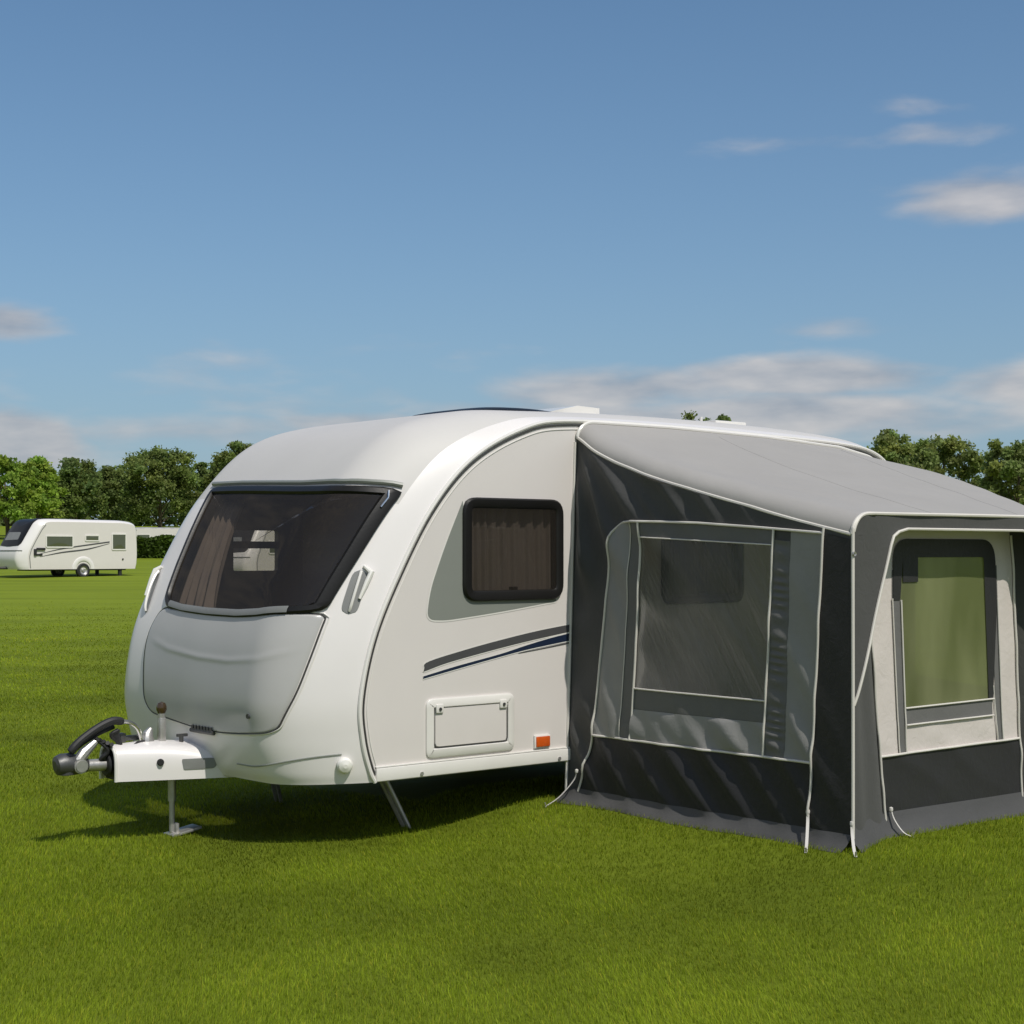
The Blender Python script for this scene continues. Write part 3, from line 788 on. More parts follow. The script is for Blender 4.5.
def Sdg(v, z, off):
    p = Sd(v, z, off); e = math.sin(math.pi * np.clip((v - v3b(z)) / (v4(z) - v3b(z)), 0, 1)) ** .7; p[0] -= .016 * e * ridge(14 * z - 15 * v + 1.6 * sn(v * 3, z * 2, 1), 2) * (.35 + .5 * math.exp(-((z - .62) / .3) ** 2) + .3 * sn(v, z * 2, 5)); return p
# lighter inset
LC = np.vstack([[(v1(z), z) for z in np.linspace(.566, 1.651, 12)], spline([(-.374, 1.651), (-.392, 1.76), (-.43, 1.83), (-.507, 1.874)], 8)[1:], [(-.565, 1.882)], [(vm(z), z) for z in np.linspace(1.88, .566, 12)]])
ob = MB().grid(fan(LC, Sdl, .004, 150, 30), close_v=True); ob.build('inset_panel', M['lgrey_f'], awning, sharp=None)
q = MB(); strip(q, lambda z: vm(z) - .004, v2, .566, lambda v: ztop(v) - .003, .0045, 8, 40); q.build('window_border', M['grey_f'], awning, sharp=None)
q = MB(); strip(q, v2, v3, lambda v: zp1(v) + .002, lambda v: ztop(v) - .003, .0042, 30, 5); q.build('window_border', M['grey_f'], awning, sharp=None)
q = MB(); strip(q, v2, v3, .752, .874, .0044, 30, 6); q.build('window_border', M['grey_f'], awning, sharp=None)
q = MB(); strip(q, v2, v3, .566, .750, .0044, 44, 14, fn=Sdr); q.build('inset_panel', M['lgrey_f'], awning, sharp=None)
def ruch(v, z, off):
    p = Sd(v, z, off); k = (v - v3(z)) / (v3b(z) - v3(z)); p[0] -= .010 * (math.sin(z * 105 + 3 * math.sin(z * 17) + 2.2 * k) * .5 + .5) * math.sin(math.pi * np.clip(k, .05, .95)); return p
q = MB(); strip(q, v3, v3b, .566, lambda v: ztop(v) - .06, .0046, 10, 260, fn=ruch); q.build('ruched_strip', M['grey_f'], awning, sharp=None)
q = MB(); strip(q, v3b, v4, .566, lambda v: ztop(v) - .003, .0044, 16, 70, fn=Sdg); q.build('inset_panel', M['lgrey_f'], awning, sharp=None)
q = MB(); strip(q, v2, v3, zp0, zp1, .001, 30, 26); q.build('window_pane', M['pane'], awning, sharp=None)

PR = .0075
def pipe(pts, r=PR):
    MB().tube(pts, r, 7).build('piping', M['pipe'], awning)
pipe([Sd(-.004, z, .012) for z in np.linspace(gz_(0) + .02, 2.40, 40)], .010)
c1 = np.vstack([[(v1(z), z) for z in np.linspace(.20, 1.60, 24)], spline([(-.370, 1.62), (-.392, 1.76), (-.43, 1.84), (-.507, 1.882)], 8)[1:], [(-.60, 1.886), (-.9, 1.878), (-1.157, 1.868), (-1.6, 1.838), (-2.071, 1.802)]])
pipe(line(Sd, c1, .011, 110))
pipe(line(Sd, [(v1(.563), .563), (-1.982, .561)], .011, 60))
pipe(line(Sd, [(-.594, .566), (-.689, 1.88)], .011, 50))
pipe(line(Sd, [(-1.635, .566), (-1.724, 1.83)], .011, 50))
pipe(line(Sd, [(-1.96, .20), (-1.982, .561), (-2.071, 1.802), (-2.075, 1.83)], .011, 70))
pipe(line(Sd, [(v2(.876), .876), (v3(.872), .872)], .010, 40), .0055)
pipe(line(Sd, [(v2(1.79), 1.79), (v3(1.739), 1.739)], .009, 40), .004)
pipe(line(Sd, [(vm(.57), .57), (vm(1.878), 1.878)], .008, 50), .0035)
# ground skirt of the side
q = MB(); G = []
for v in np.linspace(0, -2.25, 60):
    g = gz_(v); G.append([Sd(v, g + .075 - .012 * v * 0, .006), Sd(v, g + .05, .016), Sd(v, g + .02, .045 + .012 * math.sin(v * 7)), Sd(v, g - .012, .09 + .018 * math.sin(v * 5 + 1))])
q.grid(np.array(G)); q.build('ground_skirt', M['skirt'], awning, sharp=None)

# roof
zA = lambda u: float(np.interp(u, cA[8:15, 0], cA[8:15, 1]))
G = []
NP, NQ = 80, 60
for j in range(NQ + 1):
    t = j / NQ; row = []
    for i in range(NP + 1):
        s = i / NP; s = .5 - .5 * math.cos(math.pi * s) if True else s
        ul, ur = 1.497 + .006 * t + .085 * max(0, 1 - 2.24 * t / .7), 4.80 + (3.56 - 4.80) * t
        u = ul + (ur - ul) * s
        zt = zA(min(u, 4.80)) - .004 if False else np.interp(u, [1.5, 2.4, 3.4, 4.2, 4.55, 4.8], [2.525, 2.528, 2.508, 2.470, 2.415, 2.315])
        vt = -.012 - 2.233 * t
        z = zt + (1.906 - zt) * t; kb = float(ss(0, .62, s)); z = kb * z + (1 - kb) * min(z, rz(vt) + .105 + .010 * t)
        zf = z
        d = min(u - ul, 10); r = .14
        drop = max(0, rz(vt) * 0 + (min(zt + (1.906 - zt) * t, rz(vt) + .105 + .010 * t)) - rz(vt) - .003)
        if d < r: z -= drop * (1 - math.sqrt(max(0, 1 - (1 - d / r) ** 2)))
        d = ur - u
        if d < .12: z -= .10 * t * (1 - math.sqrt(max(0, 1 - (1 - d / .12) ** 2)))
        v = -.012 - (2.245 - .012) * t
        sag = -.022 * math.sin(math.pi * t) * math.sin(math.pi * s)
        z += sag + .006 * ridge(16 * u + 30 * t + 2 * sn(u, t * 3, 3), 3) * math.sin(math.pi * t) * (.5 + .5 * sn(u * 1.5, t * 4, 5)) + .004 * math.sin(7 * u + 9 * t) * math.sin(math.pi * t) + .003 * math.sin(23 * u - 14 * t + 2) * t * math.sin(math.pi * t)
        e = math.exp(-((s - .10 - .10 * t) / .05) ** 2) * .012 * math.sin(math.pi * t)
        z -= e
        row.append((u, v, z))
    G.append(row)
roof = np.array(G)
ro = MB().grid(roof).build('roof_panel', M['roof_f'], awning, sharp=None)
MB().tube([p + [0, 0, .003] for p in roof[:, 0]], .010, 7).build('piping', M['pipe'], awning)
MB().tube([p + [0, -.003, .003] for p in roof[-1]], .010, 7).build('piping', M['pipe'], awning)
MB().tube([p + [0, 0, .003] for p in roof[:, -1]], .008, 7).build('piping', M['pipe'], awning)
MB().tube([p + [0, -.004, .006] for p in roof[0]], .012, 7).build('rail_bead', M['trim'], awning)
seams = MB()
for i in (34, 56):
    seams.tube([p + [0, 0, -.0005] for p in roof[3:-2, i]], .0019, 5)
seams.build('seam', M['seam_f'], ro)

# valance and gussets on the outer plane
VV = -2.247
def Va(u, z, off=0.): return np.array((u, VV - off - .004 * math.sin(u * 9 + z * 6) - .006 * sn(u * 2, z * 3, 2) - .010 * ridge(26 * u - 9 * z + 1.5 * sn(u * 3, z * 2, 1), 2) * float(ss(1.85, 1.6, u) if u < 2.5 else ss(3.2, 3.45, u)) * float(ss(.5, .9, z)) * float(ss(1.504, 1.54, u)), z))
cl_ = [(1.505, 1.79), (1.542, 1.866), (1.60, 1.898), (1.75, 1.904), (1.9, 1.904)]
def topz(u): return float(np.interp(u, [1.505, 1.52, 1.542, 1.57, 1.60, 1.70, 1.9], [1.79, 1.83, 1.862, 1.886, 1.898, 1.903, 1.904]))
UR = 3.56     # outer right corner
def diag(z): return float(np.interp(z, [.89, 1.31, 1.60, 1.738, 1.785, 1.81, 1.826], [1.514, 1.666, 1.775, 1.826, 1.852, 1.90, 1.985]))
def lefte(z): return 1.504
for mir in (0, 1):
    gu = MB()
    fx = (lambda u: u) if not mir else (lambda u: UR + 1.505 - u)
    G = []
    for z in np.r_[np.linspace(.30, 1.74, 40), np.linspace(1.75, 1.79, 5)]:
        r_ = diag(z) if z > .89 else 1.514
        G.append([Va(fx(1.504 + (r_ - 1.504) * k), z) for k in np.linspace(0, 1, 9)])
    gu.grid(np.array(G), flip=bool(mir))
    G = []
    for k in np.linspace(0, 1, 24):
        u = 1.505 + k * (1.985 - 1.505)
        lo = 1.79 if u < 1.852 else float(np.interp(u, [1.852, 1.90, 1.985], [1.79, 1.812, 1.827])); hi = max(topz(u), lo + .001)
        G.append([Va(fx(u), lo + (hi - lo) * t) for t in np.linspace(0, 1, 6)])
    gu.grid(np.array(G), flip=not mir)
    gu.build('gusset', M['gusset_f'], awning, sharp=None)
va = MB(); G = []
for u in np.linspace(1.985, UR + 1.505 - 1.985, 50): G.append([Va(u, z) for z in np.linspace(1.827, 1.904, 5)])
va.grid(np.array(G), flip=True); va.build('valance', M['gusset_f'], awning, sharp=None)
ed = [(1.514, .89), (1.666, 1.31), (1.775, 1.60), (1.826, 1.738), (1.852, 1.785), (1.90, 1.81), (1.985, 1.826)]
edge_pts = [Va(a, b, .006) for a, b in resample(ed, 40)] + [Va(u, 1.826, .006) for u in np.linspace(2.0, UR + 1.505 - 2.0, 40)] + [Va(UR + 1.505 - a, b, .006) for a, b in resample(ed, 40)[::-1]]
pipe(edge_pts, .0085)
pipe([np.array((a, VV - .006, b)) for a, b in spline([(1.505, .15), (1.505, .9), (1.504, 1.74), (1.512, 1.81), (1.545, 1.868), (1.60, 1.90), (1.70, 1.907)], 60)], .0095)
gr = MB(); gr.lathe([(.004, -.004), (.012, -.006), (.014, 0), (.012, .006), (.004, .004)], (1.503, VV - .016, 1.69), 'y', 12); gr.build('eyelet', M['galv'], awning)
pipe([np.array((UR, VV - .004, z)) for z in np.linspace(.15, 1.8, 20)], .009)

# front panel
def fz(u): return hloc(u, FV - .05) + .012
def lft(z): return float(np.interp(z, [.04, .57, .94, 1.21, 1.80], [2.035, 1.972, 1.928, 1.901, 1.86]))
def rgt(z): return float(np.interp(z, [.18, .566, 1.80], [3.382, 3.349, 3.25]))
fp = MB()
WU0, WU1, WZ0, WZ1 = 2.185, 3.03, .823, 1.70
ztf = 1.86
def fstrip(mb, ua, ub, za, zb, off, nu, nv, mat_fn=Fr):
    G = []
    for i in range(nv + 1):
        t = i / nv; row = []
        for j in range(nu + 1):
            s = j / nu; u = 2.5
            for _ in range(3):
                lo = za(u) if callable(za) else za; hi = zb(u) if callable(zb) else zb; z = lo + (hi - lo) * t
                a = ua(z) if callable(ua) else ua; b = ub(z) if callable(ub) else ub; u = a + (b - a) * s
            row.append(mat_fn(u, z, off))
        G.append(row)
    return mb.grid(np.array(G), flip=True)
fb = lambda u: fz(u) + .05
fstrip(fp, lft, WU0, fb, ztf, 0, 10, 40); fstrip(fp, WU1, rgt, fb, ztf, 0, 10, 40)
fstrip(fp, WU0, WU1, fb, WZ0, 0, 24, 20); fstrip(fp, WU0, WU1, WZ1, ztf, 0, 24, 5)
fp.build('front_panel', M['cream_f'], awning, sharp=None)
q = MB(); fstrip(q, lambda z: lft(z) + .0, lambda z: rgt(z) - .0, lambda u: fz(u) + .075, .562, .004, 40, 18); q.build('mud_panel', M['black_f'], awning, sharp=None)
q = MB(); fstrip(q, lambda z: np.interp(z, [.57, 1.431], [2.155, 2.095]), lambda z: np.interp(z, [.57, 1.431], [2.218, 2.168]), .567, 1.60, .0036, 4, 30); q.build('window_border', M['grey_f'], awning, sharp=None)
q = MB(); fstrip(q, lambda z: np.interp(z, [.56, 1.65], [3.115, 3.062]), lambda z: np.interp(z, [.56, 1.65], [3.170, 3.115]), .567, 1.62, .0036, 4, 30); q.build('window_border', M['grey_f'], awning, sharp=None)
q = MB(); fstrip(q, 2.212, 3.07, .724, .815, .004, 24, 5); q.build('window_border', M['grey_f'], awning, sharp=None)
# dark frame around the window (thick at the top and right), rounded top corners
OL = rounded([(2.10, 1.43), (2.10, 1.775), (3.09, 1.775), (3.115, 1.40), (3.075, .823), (3.03, .823), (2.975, 1.67), (2.19, 1.67), (2.165, 1.43)], [0, .13, .13, 0, 0, 0, .02, .03, 0], 6)
vs, fs = tess([OL], lambda a, b: tuple(Fr(a, b, .0075)))
mesh('window_surround', vs, fs, M['black_f'], awning, True)
q = MB(); fstrip(q, 2.19, 2.33, 1.53, 1.67, .0078, 4, 4); q.build('window_tab', M['black_f'], awning, sharp=None)
q = MB(); fstrip(q, WU0 - .01, WU1 + .01, WZ0 - .002, WZ1, .0015, 24, 24); q.build('window_pane', M['pane_green'], awning, sharp=None)
pf = lambda pts, r=PR, n=60: pipe(line(Fr, pts, .010, n), r)
pf([(2.045, .07), (1.972, .574), (1.928, .937), (1.901, 1.214), (1.86, 1.8)])
pf([(3.40, .10), (3.382, .184), (3.349, .566), (3.25, 1.80)])
pf([(1.972, .564), (3.349, .566)])
pf([(2.212, .818), (3.08, .822)], .0055); pf([(2.22, .722), (3.075, .724)], .0055)
pf([(2.222, .57), (2.205, .82), (2.17, 1.43)], .0055); pf([(3.168, .57), (3.117, 1.42)], .0055); pf([(2.152, .57), (2.09, 1.44)], .004); pf([(3.112, .57), (3.075, .9)], .004)
# slanted corner pieces between outer corner and front panel
for mir in (0, 1):
    q = MB(); G = []
    for z in np.linspace(0, 1, 40):
        row = []
        for k in np.linspace(0, 1, 14):
            zz = .13 + z * 1.70
            a, b = (1.508, lft(zz) + .05) if not mir else (UR - .006, rgt(zz) - .012)
            u = a + (b - a) * k; v = -2.238 + (FV + .022 + 2.238) * k ** 1.2 - .012 * math.sin(k * 9 + zz * 1.5) * math.sin(math.pi * k)
            row.append((u, v, zz if z > 0 else fz(u) + .02))
        G.append(row)
    q.grid(np.array(G), flip=not mir); q.build('corner_panel', M['gusset_f'], awning, sharp=None)
q = MB(); G = []
for u in np.linspace(1.50, UR, 70):
    g = fz(u); vf = FV if 1.98 < u < 3.38 else (FV + (-2.238 - FV) * (np.clip((1.98 - u) / .47, 0, 1) if u < 2.5 else np.clip((u - 3.38) / .18, 0, 1)))
    G.append([(u, vf - .006, g + .115), (u, vf - .014, g + .09), (u, vf - .035 - .008 * math.sin(u * 8), g + .03), (u, vf - .075 - .014 * math.sin(u * 6), g - .014)])
q.grid(np.array(G), flip=True); q.build('ground_skirt', M['skirt'], awning, sharp=None)
# far end panel, tapering back to the caravan, with its own window
EP = lambda a, z: np.array((4.78 + (UR - 4.78) * a + .006 * sn(a * 3, z * 2, 1), -2.235 * a, z))
et = lambda a: 2.36 + (1.80 - 2.36) * a
ep = MB()
def estrip(a0, a1, z0, z1, mb, off=0, nu=10, nv=16):
    G = []
    for i in range(nv + 1):
        row = []
        for j in range(nu + 1):
            a = a0 + (a1 - a0) * j / nu; lo = z0(a) if callable(z0) else z0; hi = z1(a) if callable(z1) else z1
            p = EP(a, lo + (hi - lo) * i / nv); row.append(p + [off, 0, 0])
        G.append(row)
    mb.grid(np.array(G), flip=True)
egr = lambda a: .10
estrip(0, .2, egr, et, ep); estrip(.82, 1, egr, et, ep); estrip(.2, .82, egr, .80, ep); estrip(.2, .82, 1.68, et, ep)
ep.build('end_panel', M['dark'], awning, sharp=None)
q = MB(); estrip(.2, .82, .80, 1.68, q); q.build('window_pane', M['pane'], awning, sharp=None)
# pegging straps at the corners
def strap(p, d, l=.16):
    p = np.array(p, float); d = np.array(d, float); d /= np.linalg.norm(d)
    e = p + d * l; g = hloc(e[0], e[1])
    P = spline([p + [0, 0, .09], p + d * .02 + [0, 0, .03], p + d * l * .55 + [0, 0, -.03 + (g + .05 - p[2]) * .5], np.array([e[0], e[1], g + .004])], 14)
    G = []; n = np.cross(d, [0, 0, 1])
    for i, x in enumerate(P): G.append([x - n * .008, x + n * .008])
    so = MB().grid(np.array(G)).build('peg_strap', M['strap'], awning, sharp=None)
    kn = MB(); kn.lathe([(.001, -.014), (.010, -.010), (.012, 0), (.010, .010), (.001, .014)], tuple(p + [0, 0, .085]), 'z', 10); kn.build('knot', M['strap'], so)
    pg = MB(); pg.tube([(e[0], e[1], g + .03), (e[0] - d[0] * .02, e[1] - d[1] * .02, g - .04)], .005, 6); pg.build('peg', M['galv'], so)
strap(Sd(-.125, gz_(-.125) + .10, .02), (-.85, .25, 0), .22)
strap(Sd(-1.965, gz_(-1.965) + .08, .02), (-.8, -.6, 0), .22)
strap((1.50, -2.25, hloc(1.5, -2.25) + .06), (-.7, -.7, 0), .17)
strap((2.05, FV - .03, fz(2.05) + .05), (.35, -1, 0), .13)
OFF[0] = np.zeros(3)

# ------------------------------------------------------------------ leaf meshes
def big_mesh(name, V, F, cols, material, kind=None, parent=None, smooth=False):
    """V (n,3) float, F (m,k) int with constant k, cols (n,3)"""
    me = bpy.data.meshes.new(name)
    me.vertices.add(len(V)); me.vertices.foreach_set('co', np.ascontiguousarray(V, np.float32).ravel())
    m, k = F.shape
    me.loops.add(m * k); me.polygons.add(m)
    me.loops.foreach_set('vertex_index', np.ascontiguousarray(F, np.int32).ravel())
    me.polygons.foreach_set('loop_start', np.arange(0, m * k, k, dtype=np.int32))
    me.polygons.foreach_set('loop_total', np.full(m, k, np.int32))
    if smooth: me.polygons.foreach_set('use_smooth', np.ones(m, bool))
    at = me.color_attributes.new('col', 'FLOAT_COLOR', 'POINT')
    at.data.foreach_set('color', np.c_[cols, np.ones(len(cols))].astype(np.float32).ravel())
    me.update(calc_edges=True); me.validate()
    me.materials.append(material)
    o = bpy.data.objects.new(name, me)
    if kind: o['kind'] = kind
    return link(o, parent)

M['leaf'] = vcol_mat('tree_leaves', .6, .5)
M['bark'] = mat('tree_bark', (.10, .078, .055), .9, var=.25, vscale=5, bump=.5, bscale=20)

def leaf_quads(C, size, rg, cols, up=.35):
    n = len(C)
    d = rg.normal(size=(n, 3)); d[:, 2] += up; d /= np.linalg.norm(d, axis=1)[:, None]
    r = rg.normal(size=(n, 3)); a = np.cross(d, r); a /= np.linalg.norm(a, axis=1)[:, None]; b = np.cross(d, a)
    s = (size * rg.uniform(.6, 1.35, n))[:, None]
    V = np.stack([C - a * s - b * s * .3, C + b * s * .75 - a * s * .15, C + a * s + b * s * .25, C - b * s * .75 + a * s * .1], 1).reshape(-1, 3)
    return V, np.arange(4 * n).reshape(n, 4), np.repeat(cols, 4, axis=0)

def make_tree(x, y, h, rad, label, tone, seed, nclump=70, per=215, leaf=.155, cat='tree', low=.12, name='broadleaf_tree', group=None, open_=1.0):
    rg = np.random.default_rng(seed)
    z0 = float(hgt(x, y)) - .1
    root = thing(name, label, cat, (x, y, z0), rg.uniform(0, 6.28), group)
    # trunk and limbs
    mb = MB(); tr = .018 * h + .08
    lean = rg.normal(size=2) * .03 * h
    top = np.array([lean[0], lean[1], h * .72])
    T = spline([(0, 0, 0), (lean[0] * .2, lean[1] * .2, h * .22), (lean[0] * .6, lean[1] * .6, h * .48), tuple(top)], 10)
    mb.tube(T, list(np.linspace(tr, tr * .25, 10)), 8)
    # crown lobes: clumps around a handful of limb ends make an uneven outline
    lobes = []
    nl = int(rg.integers(9, 13))
    for i in range(nl):
        t = i / nl; ang = i * 2.4 + rg.uniform(-.5, .5)
        zz = h * (low + .16 + (1 - low - .30) * (t ** .85)) ; rr = rad * (.62 * math.sqrt(max(.08, 1 - (abs(zz / h - .48) / .58) ** 2))) * rg.uniform(.7, 1.15)
        c = np.array([math.cos(ang) * rr, math.sin(ang) * rr, zz]); lobes.append((c, rad * rg.uniform(.34, .52)))
        k = T[int(np.clip(zz / h * 10 - 2.5, 1, 8))]
        mb.tube(spline([tuple(k), tuple(k * .5 + c * .5 + [0, 0, -.03 * h]), tuple(c)], 6), list(np.linspace(tr * .4, tr * .08, 6)), 6)
    lobes.append((np.array([lean[0], lean[1], h * .86]), rad * .40))
    mb.build('trunk', M['bark'], root)
    C = []; K = []
    for c, r in lobes:
        m = max(5, int(1.5 * nclump / len(lobes)))
        for _ in range(m):
            d = rg.normal(size=3); d /= np.linalg.norm(d)
            q = c + d * r * rg.uniform(.35, 1.0) * [1, 1, .85]
            q[2] = max(q[2], h * low * .8)
            cr = r * rg.uniform(.34, .66) * open_
            n = int(per * rg.uniform(.6, 1.3))
            dd = rg.normal(size=(n, 3)); dd /= np.linalg.norm(dd, axis=1)[:, None]
            p = q + dd * (cr * np.minimum(np.abs(rg.normal(0, .62, n)), 1.15))[:, None] * [1, 1, .75]
            p[:, 2] = np.minimum(p[:, 2], h * rg.uniform(.985, 1.0, n))
            C.append(p)
            base = np.array(tone) * rg.uniform(.72, 1.28) * [1 + rg.uniform(-.10, .12), 1, 1 + rg.uniform(-.15, .15)]
            K.append(base * rg.uniform(.78, 1.22, (n, 1)))
    C = np.vstack(C); K = np.vstack(K)
    V, F, K4 = leaf_quads(C, leaf, rg, K)
    big_mesh('crown', V, F, K4, M['leaf'], parent=root)
    return root

FF = 1611.
def at_px(px, Y): return (px - 512) / FF * Y
DK = (.165, .232, .062); MD = (.235, .30, .085); LT = (.27, .385, .055); OL_ = (.205, .268, .072); OR = (.245, .305, .09)
def tree_top(px, top, Y, wpx, label, tone, seed, **kw):
    x = at_px(px, Y); z0 = float(hgt(x, Y)); h = 1.70 - (top - 552) * Y / FF - z0
    return make_tree(x, Y, h, wpx / 2 * Y / FF, label, tone, seed, **kw)
TG = 'trees along the far side of the field'
tree_top(8, 452, 150, 62, 'bright green tree at the left edge behind the front of the distant caravan', LT, 101, group=TG)
tree_top(36, 455, 158, 58, 'light green bushy tree rising above the distant caravan roof', LT, 102, group=TG, nclump=90)
tree_top(76, 457, 178, 66, 'dark green tree directly right of the bright green ones, above the distant caravan windows', DK, 103, group=TG, nclump=95)
tree_top(112, 465, 192, 62, 'lower mid green tree in the gap left of the tallest left hand tree', OL_, 104, group=TG, nclump=85)
tree_top(160, 445, 185, 78, 'tallest tree of the left group, dark olive with a rounded crown, above the hedge', OL_, 105, group=TG, nclump=110)
tree_top(200, 462, 196, 60, 'dark tree close to the left pillar of the large caravan', DK, 106, group=TG, nclump=90)
tree_top(236, 436, 172, 62, 'tree showing only its leafy top past the sloping front roof of the large caravan', OL_, 107, group=TG, nclump=80)
tree_top(684, 406, 165, 62, 'tree whose low wide tip peeps above the caravan roof left of the roof vent', OL_, 108, group=TG, nclump=80)
tree_top(728, 401, 168, 40, 'tree whose small rounded tip peeps above the caravan roof at the roof vent', OL_, 109, group=TG, nclump=60)
tree_top(890, 428, 140, 88, 'airy tree right behind the rear corner of the large caravan roof', OR, 110, group=TG, nclump=90, open_=.82)
tree_top(945, 430, 150, 92, 'airy tree with sky gaps above the sloping awning roof', OR, 111, group=TG, nclump=85, open_=.75)
tree_top(1016, 437, 138, 80, 'tree at the right edge of the picture above the awning corner', OR, 112, group=TG, nclump=90, open_=.8)
HG = 'trees hidden in the picture behind the large caravan'
for i, (px, top, Y, w_) in enumerate(((290, 462, 190, 70), (350, 470, 196, 70), (420, 466, 188, 76), (500, 472, 195, 72), (570, 468, 190, 70), (630, 474, 185, 66), (790, 470, 180, 70), (845, 474, 176, 66))):
    pass
for i, (px, top, Y, w_) in enumerate(((-60, 455, 165, 80), (1085, 446, 146, 84))):
    tree_top(px, top, Y, w_, ['tree standing just outside the left edge of the picture', 'tree standing just outside the right edge of the picture'][i], MD, 130 + i, group='trees just outside the picture', nclump=70)

# low understorey closing the line of trees: reads as one mass
rg = np.random.default_rng(77); n = 46000
bx_ = rg.uniform(-190, 190, n); byy = 204 + rg.normal(size=n) * 2.2
hh = 4.2 + 1.5 * np.sin(bx_ * .31) + 1.1 * np.sin(bx_ * .83 + 1) + .8 * np.sin(bx_ * 1.9)
bz_ = hgt(bx_, byy) + rg.uniform(0, 1, n) ** .8 * hh
tone = np.array(DK) * .9; kk = tone * (rg.uniform(.7, 1.25, (n, 1))) * (1 + .25 * np.sin(bx_ * .9)[:, None])
V, F, K4 = leaf_quads(np.c_[bx_, byy, bz_], .40, rg, kk)
us_ = big_mesh('undergrowth', V, F, K4, M['leaf'], 'stuff')
us_['label'] = 'dark band of bushes under the far trees'; us_['category'] = 'bushes'

# hedge behind the distant caravan
def hedge(x0, x1, y, h, label, seed, n=15000):
    rg = np.random.default_rng(seed)
    z0 = float(hgt((x0 + x1) / 2, y))
    root = thing('hedge', label, 'hedge', ((x0 + x1) / 2, y, z0))
    L = x1 - x0; C = np.c_[rg.uniform(-L / 2, L / 2, n), rg.uniform(-.9, .9, n), rg.uniform(0, 1, n)]
    top = h * (1 + .06 * np.sin(C[:, 0] * 1.3) + .05 * np.sin(C[:, 0] * 3.1 + 1))
    k = rg.uniform(size=n) < .65
    C[k, 1] = -np.abs(rg.normal(.85, .10, k.sum())); C[:, 2] *= top
    kk = np.array((.075, .13, .014)) * rg.uniform(.65, 1.3, (n, 1)) * (1 + .2 * np.sin(C[:, :1] * 2.1))
    V, F, K4 = leaf_quads(C, .13, rg, kk)
    big_mesh('foliage', V, F, K4, M['leaf'], parent=root)
    for k in range(int(L / 1.2)):
        xx = -L / 2 + .6 + 1.2 * k; MB().tube([(xx, 0, -.1), (xx + rg.normal() * .1, 0, h * .7)], [.05, .02], 6).build('stem', M['bark'], root)
    return root
hedge(at_px(118, 110), at_px(206, 110), 110, 1.42, 'clipped dark green hedge to the right of the distant caravan', 5)

